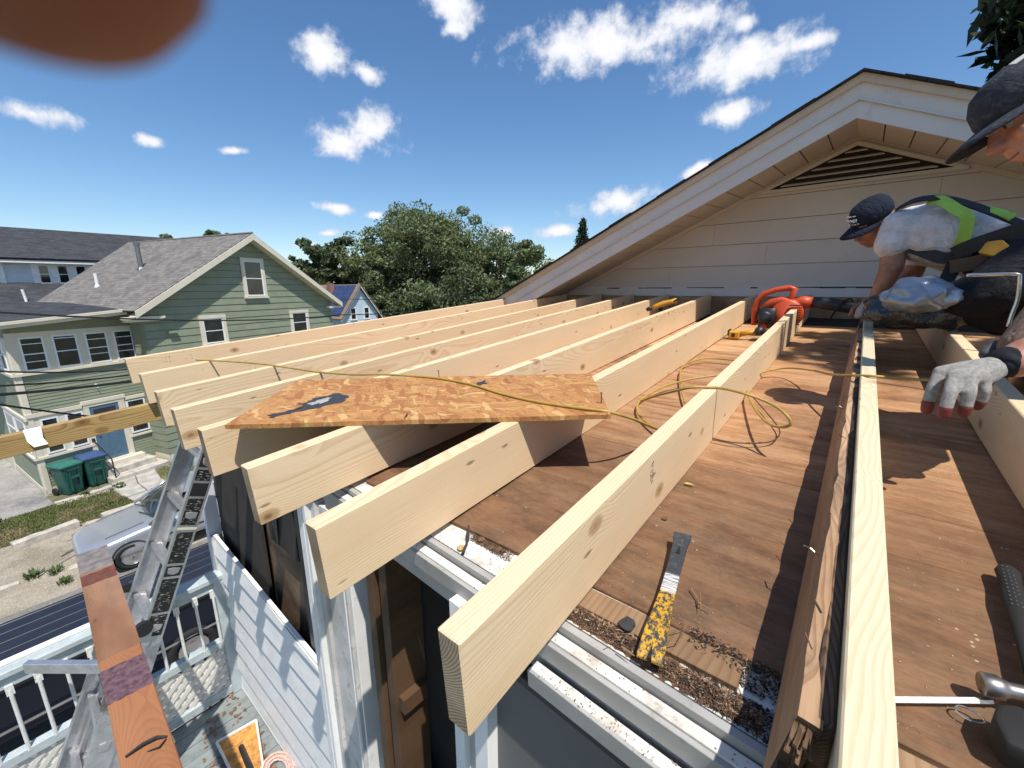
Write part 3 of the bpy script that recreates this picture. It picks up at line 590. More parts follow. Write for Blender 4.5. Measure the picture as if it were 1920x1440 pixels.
# stone steps, handrail, downspout
for i, (x0, x1, y0, z0, z1) in enumerate([(1.3, 2.75, -.62, 0, .4), (1.25, 2.95, -1.0, 0, .2)]):
    mb = MB(); mb.box(x0, x1, y0, 0.0 - .03, z0 - .03, z1); solid('step', mb, STONE, HM, house, .015, jit=.008)
mb = MB(); mb.box(1.3, 2.6, -.3, 0.0 - .03, .4, .56); solid('step', mb, CREAM, HM, house, .01)
rl = link('handrail', None, HM @ T(1.36, 0, 0), house)
mb = MB(); mb.tube([(0, -.95, 0), (0, -.95, .85)], .02, 6); mb.tube([(0, -.95, .85), (0, -.9, .9), (0, -.05, 1.42)], .02, 6); mb.tube([(0, -.93, .35), (0, -.1, .9)], .012, 6); mb.tube([(.0, -.93, .4), (.12, -.8, .2), (.0, -.93, .12)], .01, 6); mb.box(-.04, .04, -.08, 0, 1.36, 1.48); solid('rail', mb, BLACK, WM[rl], rl)
mb = MB(); mb.tube([(3.12, -.07, 3.0), (3.12, -.07, .5), (3.13, -.1, .2)], .04, 8); mb.lathe([(0, 0), (.09, 0), (.1, .3), (0, .3)], 10, T(3.2, -.2, .05)); solid('downspout', mb, GREEN, HM, house)

# wheeled bins
def bin_(x, y, lidc, label, rot, s=1.0):
    M = HM @ T(x, y, 0) @ Rz(rot) @ Matrix.Scale(s, 4); t = thing('wheeled_bin', label, 'rubbish bin', M, 'wheeled bins beside the steps')
    g = plain('bin_green_plastic', (.012, .085, .065), .42, var=.15, scale=5); g2 = plain('bin_lid_plastic', lidc, .4, var=.1)
    def rr(w, d, z, r=.05, yo=0): return [(sx * (w - r) + r * math.cos(a) * 1, yo + sy * (d - r) + r * math.sin(a), z) for sx, sy, a0 in ((1, 1, 0), (-1, 1, 90), (-1, -1, 180), (1, -1, 270)) for a in (R(a0), R(a0 + 45), R(a0 + 90))]
    mb = MB(); mb.loft([rr(.20, .22, .04), rr(.21, .23, .1), rr(.27, .31, .92), rr(.29, .33, .93), rr(.29, .33, .97)]); solid('body', mb, g, M, t)
    mb = MB(); mb.box(-.11, .11, -.335, -.26, .55, .62); mb.box(-.13, -.10, -.33, -.2, .15, .88); mb.box(.10, .13, -.33, -.2, .15, .88); mb.box(-.16, .16, -.345, -.3, .84, .87); solid('rib', mb, g, M, t, .006)
    mb = MB(); mb.loft([rr(.31, .36, .97, .05, .02), rr(.31, .36, 1.0, .05, .02), rr(.26, .28, 1.05, .05, .02), rr(.1, .1, 1.07, .05, .02)]); solid('lid', mb, g2, M, t)
    mb = MB(); mb.tube([(-.22, .36, 1.0), (-.22, .43, .98), (.22, .43, .98), (.22, .36, 1.0)], .015, 6); solid('handle', mb, g, M, t)
    for sx in (-1, 1):
        mb = MB(); mb.lathe([(0, -.03), (.12, -.03), (.13, 0), (.12, .03), (0, .03)], 16, T(sx * .27, .24, .12) @ Ry(R(90))); solid('wheel', mb, RUBBER, M, t)
    return t
bin_(.42, -.42, (.025, .15, .11), 'green wheeled bin with green lid at the corner of the green house', R(8))
bin_(1.06, -.40, (.04, .075, .19), 'green wheeled bin with blue lid next to the black handrail', R(-4), 1.04)

# ================================================================== neighbour and blue house
def simple_house_front(): pass
nb = thing('grey_neighbour_house', 'pale sided house with charcoal roof and dormer, far left behind the green house', 'house', T(-31.3, 0, 0))
NM = T(-31.3, 0, 0) @ Rz(R(90))      # x -> +Y, y -> -X (inward), z up
def nbox(nm, m, *b, **k): mb = MB(); mb.box(*b); return solid(nm, mb, m, NM, nb, **k)
nbox('dormer_wall', SIDW, .6, 9, .02, 4, -1.2, 1.35); nbox('wall', SIDW, -9, 9, -1.6, 8, GZ, -.5)
z = -.22
clap(nb, NM, [(.75, -.2), (1.65, -.2), (1.65, 1.2), (.75, 1.2)], .11, SIDW); clap(nb, NM, [(1.65, -.2), (6, -.2), (6, .2), (1.65, .2)], .11, SIDW)
nbox('corner_trim', WHITE, .58, .78, -.06, .02, -.25, 1.3); nbox('window_band', WHITE, 1.65, 7, -.05, .02, .2, 1.3)
for a in (1.85, 2.5, 3.15, 3.8): window(nb, NM @ T(0, -.05, 0), a, a + .4, .34, 1.22, 0, deep=.03)
nbox('eave_board', WHITE, -3, 9, -.5, -.4, 1.28, 1.46); nbox('eave_soffit', WHITE, -3, 9, -.4, .3, 1.28, 1.32)
mb = MB(); mb.prism([(0, 0), (14, 0), (12.4, 5.4), (0, 5.4)], -.05, .05); solid('roof', mb, SH_DARK, T(-31.3, 0, 0) @ frame((.55, -4.2, 1.45), (0, 1, 0), (-4.9, 0, 1.75)), nb)
mb = MB(); mb.prism([(0, 0), (12, 0), (12, 3), (0, 3)], -.04, .04); solid('lower_roof', mb, SH_DARK, T(-31.3, 0, 0) @ frame((2.0, -7, -.62), (0, 1, 0), (-2.0, 0, .95)), nb)
nbox('lower_eave', WHITE, -7, 5, -2.1, -2.0, -.72, -.56)
mb = MB(); mb.tube([(1.2, -1.9, -1.05), (1.12, -1.9, .05)], .05, 8); solid('vent_pipe', mb, WHITE, NM, nb)

bh = thing('blue_gabled_house', 'small pale blue gabled house with solar panels on its roof, beyond the green house', 'house', T(-41, 25, 0))
BM = frame((-41.0, 24.9, 0), (-.16, .987, 0), (-.987, -.16, 0))       # gable wall in the xz plane, looking along -y
SKYB = plain('pale_blue_siding', (.50, .60, .68), .6, var=.04); TANR = shingles('tan_shingles', (.34, .25, .19), (.26, .19, .15))
gp = [(-2.35, GZ), (2.35, GZ), (2.35, -2.6), (0, .2), (-2.35, -2.6)]
mb = MB(); mb.prism(gp, -9, 0, BM @ Rx(R(90))); mb2 = MB(); mb2.add([tuple(BM.inverted() @ Vector(v)) for v in mb.v], mb.f); solid('wall', mb2, SKYB, BM, bh)
clap(bh, BM @ T(0, -.01, 0), [(-2.35, -4), (2.35, -4), (2.35, -2.6), (0, .2), (-2.35, -2.6)], .2, SKYB)
for s_ in (-1, 1):
    e = Vector((s_ * 2.75, -.35, -3.08)); pk = Vector((0, -.35, .35)); mb = MB(); A = [e, pk, pk - Vector((0, 0, .2)), e - Vector((0, 0, .2))]; d = Vector((0, .05, 0))
    mb.add([a - d for a in A] + A, [(0, 1, 2, 3), (7, 6, 5, 4), (0, 4, 5, 1), (1, 5, 6, 2), (2, 6, 7, 3), (3, 7, 4, 0)]); solid('rake_board', mb, WHITE, BM, bh)
    M = BM @ frame(e + Vector((0, -.1, .05)), (0, 1, 0) , (-s_ * 2.75, 0, 3.43)); mb = MB(); mb.prism([(0, 0), (9, 0), (9, 4.4), (0, 4.4)], -.05, .05); solid('roof', mb, TANR, M, bh)
    if s_ < 0:
        k = NT('solar_cell_glass'); g = k.n('ShaderNodeTexBrick'); k.l(k.map(), g.inputs['Vector']); g.offset = 0; g.inputs['Scale'].default_value = 1; g.inputs['Brick Width'].default_value = .17; g.inputs['Row Height'].default_value = .17; g.inputs['Mortar Size'].default_value = .006
        k.put(g.inputs['Color1'], (.02, .035, .10)); k.put(g.inputs['Color2'], (.025, .045, .12)); k.put(g.inputs['Mortar'], (.16, .19, .26)); SOL = k.fin(g.outputs[0], .15, 0, .6)
        for i in range(4):
            for j in range(2):
                mb = MB(); mb.box(.55 + i * 1.12, .55 + i * 1.12 + 1.06, .35 + j * 1.98, .35 + j * 1.98 + 1.92, -.12, -.08); solid('solar_panel', mb, SOL, M, bh)
for a in (-1.25, .5): window(bh, BM @ T(0, -.03, 0), a, a + .62, -3.15, -2.0, .08, WHITE, deep=.03)
mb = MB(); mb.box(-1.0, -.5, 3.2, 3.7, -.6, .55); solid('chimney', mb, plain('brick_chimney', (.30, .14, .10), .9, var=.3, scale=20), BM, bh)

# ================================================================== trees
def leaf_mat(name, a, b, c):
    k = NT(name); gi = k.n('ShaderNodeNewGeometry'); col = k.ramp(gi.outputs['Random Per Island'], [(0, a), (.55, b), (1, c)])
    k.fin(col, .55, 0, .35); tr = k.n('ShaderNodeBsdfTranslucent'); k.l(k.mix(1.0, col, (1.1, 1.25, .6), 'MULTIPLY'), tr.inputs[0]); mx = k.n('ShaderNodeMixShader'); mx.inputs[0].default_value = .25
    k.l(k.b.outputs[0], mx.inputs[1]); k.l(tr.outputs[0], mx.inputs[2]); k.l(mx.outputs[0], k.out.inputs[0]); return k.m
LEAF = leaf_mat('broad_leaves', (.10, .125, .055), (.15, .18, .085), (.24, .27, .14)); LEAFD = leaf_mat('dark_leaves', (.06, .08, .038), (.09, .115, .055), (.14, .165, .085)); NEEDLE = leaf_mat('conifer_needles', (.022, .040, .020), (.035, .06, .03), (.05, .08, .04))
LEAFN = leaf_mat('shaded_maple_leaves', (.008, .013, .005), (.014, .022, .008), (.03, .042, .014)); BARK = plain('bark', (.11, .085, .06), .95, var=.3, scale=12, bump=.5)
def cards(P, size, name, tilt=None):
    n = len(P); a = rng.normal(size=(n, 3)); a /= np.linalg.norm(a, axis=1)[:, None]; b = rng.normal(size=(n, 3)); b -= a * (a * b).sum(1)[:, None]; b /= np.linalg.norm(b, axis=1)[:, None]
    s = size * rng.uniform(.55, 1.4, n)[:, None]; v = np.stack([P - a * s, P - b * s * .45, P + a * s, P + b * s * .45], 1).reshape(-1, 3)
    me = bpy.data.meshes.new(name); me.vertices.add(4 * n); me.vertices.foreach_set('co', v.ravel()); me.loops.add(4 * n); me.loops.foreach_set('vertex_index', np.arange(4 * n)); me.polygons.add(n); me.polygons.foreach_set('loop_start', np.arange(0, 4 * n, 4)); me.update(); return me
def tree(name, x, y, zt, zb, rx, ry, n, size, label, leaf=LEAF, clumps=90, lean=0, grp=None):
    """crown of leaf cards gathered in clumps over limbs; zt crown top, zb crown bottom"""
    rt = thing(name, label, 'tree', T(x, y, GZ), grp); cz = (zt + zb) / 2 - GZ; rz = (zt - zb) / 2; mbt = MB()
    H = cz - rz * .2; mbt.tube([(0, 0, -.2), (.1, .05, H * .4), (lean * .4, 0, H * .8), (lean * .6, .1, H)], [rx * .075, rx * .055, rx * .04, rx * .03], 8); C = []
    for i in range(clumps):
        d = rng.normal(size=3); d /= np.linalg.norm(d); d[2] = d[2] * .9 + .1; rr = rng.uniform(.35, 1.0) ** .6; wob = 1 + .22 * math.sin(3 * math.atan2(d[1], d[0]) + x) + rng.normal() * .07
        c = np.array([d[0] * rx, d[1] * ry, d[2] * rz]) * rr * wob + [0, 0, cz]; C.append((c, rx * rng.uniform(.09, .24)))
        if i % 3 == 0: mid = (np.array([lean * .5, 0, H * .75]) + c) / 2 + [0, 0, rz * .1]; mbt.tube([(lean * .45, 0, H * rng.uniform(.5, .9)), tuple(mid), tuple(c)], [rx * .022, rx * .013, rx * .005], 5)
    P = []
    per = n // clumps
    for c, s in C:
        q = rng.normal(size=(per, 3)); q /= np.linalg.norm(q, axis=1)[:, None]; q *= (rng.uniform(.2, 1, per) ** .45)[:, None] * [s * 1.25, s * 1.25, s * .8]; P.append(q + c)
    link('crown', cards(np.concatenate(P), size, 'crown'), WM[rt], rt, leaf); solid('trunk', mbt, BARK, WM[rt], rt); return rt
def at(px, py, r_): return pdir(px, py) * r_
def tree_px(name, px, top, bot, hw, r_, n, size, label, **k):
    p = at(px, (top + bot) / 2, r_); zt = at(px, top, r_).z; zb = at(px, bot, r_).z; q = at(px + hw, (top + bot) / 2, r_); rx = (q - p).length
    return tree(name, p.x, p.y, zt, zb, rx, rx * .8, n, size, label, **k)
tree_px('leafy_tree', 805, 388, 640, 118, 60, 62000, .205, 'tallest rounded green tree in the middle of the skyline', clumps=260)
tree_px('leafy_tree', 705, 430, 640, 82, 62, 32000, .21, 'green tree on the left shoulder of the big one', clumps=150)
tree_px('leafy_tree', 925, 425, 640, 86, 56, 28000, .19, 'lighter green tree right of the tallest one, with gaps of sky', clumps=150)
tree_px('leafy_tree', 985, 452, 630, 52, 50, 9000, .25, 'thin branched tree reaching towards the white gable eave', clumps=70)
tree_px('leafy_tree', 617, 448, 640, 60, 64, 20000, .30, 'darker tree just right of the green gable, behind the blue house', leaf=LEAFD, clumps=150)
tree_px('leafy_tree', 572, 478, 640, 36, 68, 9000, .34, 'low dark tree touching the right slope of the green roof', leaf=LEAFD, clumps=90)
tree_px('leafy_tree', 410, 430, 500, 34, 72, 4000, .34, 'small treetop rising over the green house ridge', clumps=36)
tree_px('leafy_tree', 330, 442, 520, 44, 74, 4000, .34, 'flat treetop left of the small one over the ridge', clumps=36)
tree_px('leafy_tree', 190, 440, 520, 30, 76, 1800, .32, 'distant treetop peeping over the charcoal roof', clumps=20)
tree_px('leafy_tree', 860, 500, 690, 140, 57, 30000, .23, 'dark bushy tree low in front of the tall trees', leaf=LEAFD, clumps=150)
# spruce
p_ = at(1092, 470, 62); rt = thing('spruce_tree', 'narrow spruce standing alone just left of the white gable', 'tree', T(p_.x, p_.y, GZ)); Hs = at(1092, 409, 62).z - GZ; P = []
mb = MB(); mb.tube([(0, 0, -.2), (0, 0, Hs)], [.25, .03], 7)
for i in range(60):
    z = Hs * (.45 + .55 * i / 60); L_ = (Hs - z) * .30 + .25
    for k_ in range(6):
        a = rng.uniform(0, 6.28); n_ = 16; t = rng.uniform(.1, 1, n_); P.append(np.stack([np.cos(a) * t * L_, np.sin(a) * t * L_, z - t * t * L_ * .35 + rng.normal(0, .07, n_)], 1) + rng.normal(0, .07, (n_, 3)))
link('crown', cards(np.concatenate(P), .17, 'crown'), WM[rt], rt, NEEDLE); solid('trunk', mb, BARK, WM[rt], rt)

# overhead wires across the street
def wire(p, q, sag, r_, label, fall=None):
    P, Q = Vector(p), Vector(q); pts = [P.lerp(Q, i / 16) - Vector((0, 0, sag * 4 * (i / 16) * (1 - i / 16))) for i in range(17)]; mb = MB(); mb.tube(pts, r_, 5)
    return solid('overhead_wire', mb, RUBBER, label=label, cat='wire', group='overhead wires along the street')
wire(at(-150, 575, 14), at(640, 590, 19), .25, .022, 'overhead wire passing below the green roof edge and over its windows')
wire(at(-120, 690, 13), at(270, 690, 15), .1, .018, 'overhead wire crossing the upper porch windows low')
wire(at(-120, 728, 12.5), at(300, 695, 15), .08, .02, 'pale overhead wire across the clapboards')
wire(at(-120, 748, 12.5), at(340, 700, 15), .08, .032, 'thickest overhead cable across the clapboards')
wire(at(-150, 735, 12), at(260, 790, 15), .05, .022, 'overhead wire dropping to the porch door')
wire(at(600, 590, 30), at(1020, 540, 34), .6, .03, 'overhead wire before the dark trees')
wire(at(640, 560, 30), at(1060, 520, 34), .6, .022, 'upper overhead wire before the dark trees')
# ================================================================== NEAR HOUSE: white gable above the roof being rebuilt
WB = 4.5                                               # the gable wall stands this far up the roof
gab = thing('white_gable_house', 'white house gable with louvred attic vent rising above the open porch roof', 'house', RF @ T(0, WB, 0))
GM = RF @ T(0, WB, 0)                                   # x right, y into the wall, z up
XR = -.165; GZP = .78; SLG = .452
def gz(x, top=GZP): return top - abs(x - XR) * SLG
poly = [(-2.85, -.36), (3.0, -.36), (3.0, gz(3.0)), (XR, GZP), (-2.85, max(-.36, gz(-2.85)))]
mb = MB(); mb.prism([(-2.9, -4), (3.2, -4), (3.2, gz(3.2) + .1), (XR, GZP + .1), (-2.9, gz(-2.9) + .1)], -.2, -.004, GM @ Rx(R(90))); mb2 = MB(); mb2.add([tuple(GM.inverted() @ Vector(v)) for v in mb.v], mb.f); solid('wall', mb2, plain('siding_lap_shadow', (.13, .10, .08), .9), GM, gab)
z = -.327; seams = [(.9, -1.55), (-.7, 1.1), (-1.15, .9), (.35, 2.2), (-.03, 1.5), (9, 9)]; ci = 0
while z < .53:
    z1 = min(z + .1885, .56)
    cuts = [-2.9] + sorted(s_ for s_ in seams[ci] if s_ < 3) + [3.1]; ci += 1
    for a, b in zip(cuts[:-1], cuts[1:]):
        
        full = clip_course([(a + .0008, -1), (b - .0008, -1), (b - .0008, gz(b, GZP - .005)), *([(XR, GZP - .005)] if a < XR < b else []), (a + .0008, gz(a, GZP - .005))], z, z1)
        if len(full) >= 3: clap(gab, GM, full, .1885, GABLE, 'siding_board', .012, zs=z, gap=.0035)
    z = z1
# frieze board under the vent, ledger flashing at the deck
mb = MB(); mb.box(-2.9, 3.0, -.022, .0, -.345, -.327); solid('drip_edge', mb, TRIMW, GM, gab)
mb = MB(); mb.box(-2.9, 3.0, -.018, .0, -.425, -.345); solid('flashing', mb, TRIMW, GM, gab)
mb = MB(); rng2 = random.Random(4)
for i in range(26):
    x = rng2.uniform(-2.4, 1.0); l_ = rng2.uniform(.04, .22); mb.box(x, x + l_, -.0235, -.022, -.345 - rng2.uniform(.0, .006), -.338)
solid('tar_streak', mb, BLACK, GM, gab)
mb = MB(); mb.box(-2.9, 2.5, -.04, -.002, -.64, -.43); solid('ledger_board', mb, OLD, GM, gab)
# J channel along the soffit, soffit panels, fascia, drip edge, shingle edge: both rakes
BF = 3.79 - WB                                         # fascia plane, relative to the wall
for s_ in (-1, 1):
    far = -3.6 if s_ < 0 else 2.9
    def P(x, y, dz): return (x, y, gz(x) + dz)
    def rake(nm, x0, x1, y0, y1, d0, d1, m, bevel=0):
        mb = MB(); A = [P(x0, y0, d0), P(x1, y0, d0), P(x1, y1, d0), P(x0, y1, d0)]; B = [P(x0, y0, d1), P(x1, y0, d1), P(x1, y1, d1), P(x0, y1, d1)]
        mb.add(A + B, [(3, 2, 1, 0), (4, 5, 6, 7), (0, 1, 5, 4), (1, 2, 6, 5), (2, 3, 7, 6), (3, 0, 4, 7)]); return solid(nm, mb, m, GM, gab, bevel)
    rake('trim_channel', XR, far * .78, -.03, -.0, -.035, .0, SOFFIT)
    n_ = 24; w = .152
    for i in range(n_):
        a = XR + s_ * (i * w + (.0 if s_ > 0 else .0)); b = a + s_ * (w - .008)
        if abs(b) > abs(far): break
        rake('soffit_panel', a, b, BF + .0, -.032, .0, .008, SOFFIT)
        rake('soffit_groove_shade', b, b + s_ * .008, BF + .0, -.032, .006, .012, SHADOWGAP) if False else None
    rake('soffit_backing', XR, far, BF, 0, .012, .02, plain('soffit_groove_shade', (.16, .12, .09), .9))  # dark colour paints the shade seen in the grooves between panels
    rake('fascia', XR, far, BF - .012, BF, -.012, .095, TRIMW); rake('fascia_step', XR, far, BF - .022, BF - .012, .095, .185, TRIMW); rake('fascia_bead', XR, far, BF - .028, BF - .022, .088, .098, TRIMW)
    rake('rake_mould', XR, far, BF - .045, BF - .022, .185, .232, plain('beige_rake_mould', (.52, .43, .33), .5, var=.06))
    x = XR; i = 0
    while abs(x) < abs(far):                            # shingle tabs stepping up the rake
        l_ = random.uniform(.16, .24); rake('shingle', x, x + s_ * l_, BF - .065 - random.uniform(0, .012), .5, .234, .246 + .007 * (i % 2), SH_BLACK); x += s_ * l_; i += 1
    rake('roof', XR, far, BF - .03, 9, .2, .233, SH_BLACK)
# gutter end at the foot of the left rake
mb = MB(); mb.box(-3.62, -3.40, BF - .1, BF + .05, gz(-3.5) + .02, gz(-3.5) + .1); solid('gutter_end', mb, TRIMW, GM, gab, .01)
# louvred triangular vent
vent = link('attic_vent', None, GM @ T(XR, -.03, .475), gab); VM = WM[vent]
vh = .262; vw = vh / SLG
mb = MB(); mb.add([(-vw, .0, 0), (vw, .0, 0), (0, .0, vh), (-vw, .02, 0), (vw, .02, 0), (0, .02, vh)], [(0, 1, 2), (5, 4, 3)]); solid('backing', mb, SHADOWGAP, VM, vent)
mb = MB(); mb.box(-vw - .05, vw + .05, -.02, .02, -.025, .0)
for s_ in (-1, 1): mb.add([(s_ * (vw + .04), -.02, 0), (s_ * (vw - .02), -.02, 0), (0, -.02, vh - .02), (0, -.02, vh + .01), (s_ * (vw + .04), .02, 0), (s_ * (vw - .02), .02, 0), (0, .02, vh - .02), (0, .02, vh + .01)], [(0, 1, 2, 3), (7, 6, 5, 4), (0, 4, 5, 1), (1, 5, 6, 2), (2, 6, 7, 3), (3, 7, 4, 0)])
solid('vent_frame', mb, GABLE, VM, vent)
for i in range(5):
    zz = .018 + i * .046; hw_ = (vh - zz - .02) / SLG - .02
    if hw_ > .03: mb = MB(); mb.add([(-hw_, -.018, zz), (hw_, -.018, zz), (hw_ - .03, .0, zz + .012), (-hw_ + .03, .0, zz + .012), (-hw_, -.018, zz - .006), (hw_, -.018, zz - .006)], [(0, 1, 2, 3), (0, 4, 5, 1), (4, 3, 2, 5)]); solid('louver', mb, GABLE, VM, vent)

# ================================================================== the porch roof deck: plywood sheets
deck = thing('porch_roof_deck', 'reddish brown weathered plywood deck of the porch roof under the new rafters', 'roof deck', RF)
def dz(b): return -.562 - .0095 * b
dk_seams = [.555, 1.152, 2.738, 4.47]
tints = [(.74, .72, .70), (.96, .94, .92), (1.18, 1.22, 1.2)]
for j, (xa, xb) in enumerate([(-3.15, -1.95), (-1.945, -.34), (-.337, .352), (.355, 1.5)]):
    for i in range(3):
        b0, b1 = dk_seams[i] + .003, dk_seams[i + 1]
        if i == 0: b0 += {0: .03, 1: 0, 2: .0, 3: .02}[j]
        Ms = RF @ T((xa + xb) / 2, (b0 + b1) / 2, dz((b0 + b1) / 2)) @ Rx(-.0095)
        mb = MB(); w_, l_ = (xb - xa) / 2 - .002, (b1 - b0) / 2; mb.box(-w_, w_, -l_, l_, -.013, 0); t_ = tints[i]; v_ = random.uniform(.94, 1.06)
        solid('plywood_sheet', mb, PLY, Ms, deck, .0015, color=tuple(c * v_ for c in t_))
PEEL = wood('peeled_ply_strip', (.36, .235, .135), (.22, .13, .07), ring=.012, contrast=.5, blotch=.2, dirt=.3)
for (xa, xb, b0, b1, m) in [(-1.0, -.33, .545, .684, PLY), (-.335, -.055, .503, .549, PEEL), (.09, .33, .50, .535, PEEL), (.09, .9, .54, .565, PLY)]:
    Ms = RF @ T((xa + xb) / 2, (b0 + b1) / 2, dz(.55) + .003) @ Rz(random.uniform(-.02, .02)); mb = MB(); mb.box(-(xb - xa) / 2, (xb - xa) / 2, -(b1 - b0) / 2, (b1 - b0) / 2, -.011, .0); solid('plywood_strip', mb, m, Ms, deck, .001, color=(.78, .72, .66))
mb = MB(); mb.box(-3.2, 1.6, .62, 4.5, -.72, -.60); solid('ceiling_framing', mb, DARKIN, RF, deck)

# ================================================================== rafters
def rafter(label, aN, bN, aF, bF, hN=.145, hF=.187, w=.038, m=PINE, bottom=None, group='new pine rafters standing on the porch roof', top=-.406, bevel=.0022):
    """tapered rafter from its near top left corner (aN, bN) to its far top left corner (aF, bF), roof frame"""
    yaw = math.atan2(-(aF - aN), bF - bN); L = math.hypot(aF - aN, bF - bN); M = RF @ T(aN, bN, top) @ Rz(yaw)
    mb = MB(); ym = min(1.0, L * .3); hm_ = .168 if hF > .15 else hN; hm_ = hN + (hF - hN) * .55
    pr = [(0, 0), (L, 0), (L, -hF), (ym, -hm_), (0, -hN)]; vs = [(x, y, z) for x in (0, w) for y, z in pr]
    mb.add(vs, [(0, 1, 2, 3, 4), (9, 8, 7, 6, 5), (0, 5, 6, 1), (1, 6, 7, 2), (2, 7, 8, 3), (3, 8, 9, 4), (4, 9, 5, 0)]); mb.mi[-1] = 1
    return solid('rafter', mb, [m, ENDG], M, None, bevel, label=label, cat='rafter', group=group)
FAR = 4.44
RAF = [('new pine rafter farthest left, ending in front of the green house windows', -3.163, .402, -3.213), ('new pine rafter second from the left, where the yellow hose begins', -2.554, .357, -2.795),
       ('new pine rafter third from the left, resting above the treated beam end', -2.070, .317, -2.33), ('new pine rafter fourth from the left with a dark knot near its end', -1.726, .292, -1.94),
       ('new pine rafter whose blotchy end shows left of the strand board corner', -1.413, .284, -1.56), ('new pine rafter with two round knots and a ragged top edge at its near end', -1.031, .266, -1.152),
       ('second nearest new pine rafter, its long near face showing left of the nearest one', -.682, .246, -.765), ('nearest new pine rafter, whose sawn end fills the lower centre', -.331, .235, -.352)]
rafs = [rafter(l, a, b, af, FAR) for (l, a, b, af) in RAF]
rafter('whitish new pine rafter running down to the bottom right beside the old brown one', .0395, .13, .0400, 3.06, .145, .15, m=PINEW)
rafter('new pine rafter at the far right beside the kneeling man, its near face shaded', .335, .75, .335, 4.44)
# lumber-yard ink stamps on the right faces
INK = plain('faded_ink', (.07, .06, .06), .8, var=.4, scale=300)
def stamp(rf, a, c, rows, s=.006, nm='ink_stamp'):
    Mx = WM[rf]; mb = MB(); rs = random.Random(int(a * 900))
    for r_ in range(rows):
        for q in range(3):
            if rs.random() < .8:
                y0, z0 = a + q * s * 1.1, c - r_ * s * 1.5
                for _ in range(2): mb.bar((.0384, y0 + rs.uniform(0, s * .5), z0 - rs.uniform(0, s)), (.0384, y0 + rs.uniform(0, s * .5), z0 - rs.uniform(0, s) - .0015), .0006, .0012, (1, 0, 0))
    solid(nm, mb, INK, Mx, rf, kind=None)
for (px, py, k_, rows) in ((1222, 885, 7, 6), (305, 676, 0, 2), (345, 664, 0, 3), (470, 690, 1, 3)):
    a_ = {7: -.293, 0: -3.125, 1: -2.52}[k_]; d_ = RFi.to_3x3() @ ray(px, py); P_ = d_ * (a_ / d_.x); q_ = WM[rafs[k_]].inverted() @ (RF @ P_); stamp(rafs[k_], q_.y, q_.z + .02, rows, .006 if k_ == 7 else .014)
# old brown rafter with its rotten end, alongside the whitish new one
M = RF @ T(-.011, .392, -.562) @ Rz(-.006) @ Ry(R(9.0)); mb = MB(); rr_ = random.Random(3); n = 60; TH_ = .0205; HH = .131
vs = []; jag = [(rr_.uniform(0, .003) + (rr_.uniform(.004, .012) if rr_.random() < .12 else 0)) * (2.2 if i < 8 else 1) for i in range(n + 1)]; jr = [rr_.uniform(0, .0015) for i in range(n + 1)]
for x in (0.0, TH_):
    for i in range(n + 1): vs.append((x + (jr[i] + (.0035 if rr_.random() < .1 else 0) if x == 0 else 0), 2.85 * i / n, HH - jag[i] * (1 if x == 0 else .5)))
    for i in range(n + 1): vs.append((x, 2.85 * i / n, -.0095 * 2.85 * i / n))
m_ = n + 1; fs = []
for i in range(n):
    fs += [(i, i + 1, m_ + i + 1, m_ + i), (2 * m_ + i, 3 * m_ + i, 3 * m_ + i + 1, 2 * m_ + i + 1), (i, 2 * m_ + i, 2 * m_ + i + 1, i + 1), (m_ + i, m_ + i + 1, 3 * m_ + i + 1, 3 * m_ + i)]
fs += [(0, m_, 3 * m_, 2 * m_), (n, 2 * m_ + n, 3 * m_ + n, m_ + n)]
mb.add(vs, fs); mb.mi[-2] = 1; old = solid('old_rafter', mb, [OLD, ROTTEN], M, None, label='old weathered brown rafter with a rotten dark end, left of the whitish new one', cat='rafter')
mb = MB()
for i in range(26):
    x, z = random.uniform(.001, TH_), random.uniform(.01, HH - .01); mb.bar((x, .002, z), (x + random.uniform(-.004, .004), -random.uniform(.006, .03), z + random.uniform(-.010, .003)), random.uniform(.002, .005), .003)
for i in range(9):
    y = rr_.uniform(.0, 1.3); mb.bar((rr_.uniform(-.001, .01), y, HH - .002), (rr_.uniform(-.012, .004), y + rr_.uniform(.006, .018), HH + rr_.uniform(-.006, .001)), .0014, .001)
solid('splinter', mb, ROTTEN, M, old, kind='stuff')
mb = MB(); mb.box(.0, .0165, 0, 2.78, -.128, 0); solid('shade_gap_board', mb, ROTTEN, RF @ T(.0225, .40, -.436), None, .003, label='dark board added for the shaded gap between the brown old rafter and the whitish one', cat='rafter')  # filler board; its dark colour stands in for the shade of the gap
for (y, c_) in ((.32, 1), (1.1, 0)):
    mb = MB(); mb.tube([(.0, y, HH - .03), (-.012, y + .004, HH - .026), (-.02, y + .02, HH - .036)], .0014, 5); solid('bent_nail', mb, STEEL, M, old)
# treated beam running out to the left below the rafter ends
M = RF @ T(-2.59, -.75, -.558); mb = MB(); mb.box(0, .038, 0, 1.22, -.088, 0)
beam = solid('treated_beam', mb, TREATED, M, None, .002, label='greenish yellow treated beam jutting out at the left below the rafter ends', cat='beam')
Mt = M @ T(.038, .88 - .17, -.004); mb = MB(); mb.add([(.002, 0, .006), (.002, .05, .006), (.012, .045, -.035), (.028, .052, -.06), (.012, .0, -.035), (.028, .012, -.06), (-.03, 0, .006), (-.03, .05, .006)], [(0, 1, 2, 4), (4, 2, 3, 5), (6, 7, 1, 0)]); st_ = solid('flashing_scrap', mb, WHITE, Mt, None, label='crumpled scrap of white flashing hanging on the treated beam', cat='scrap')

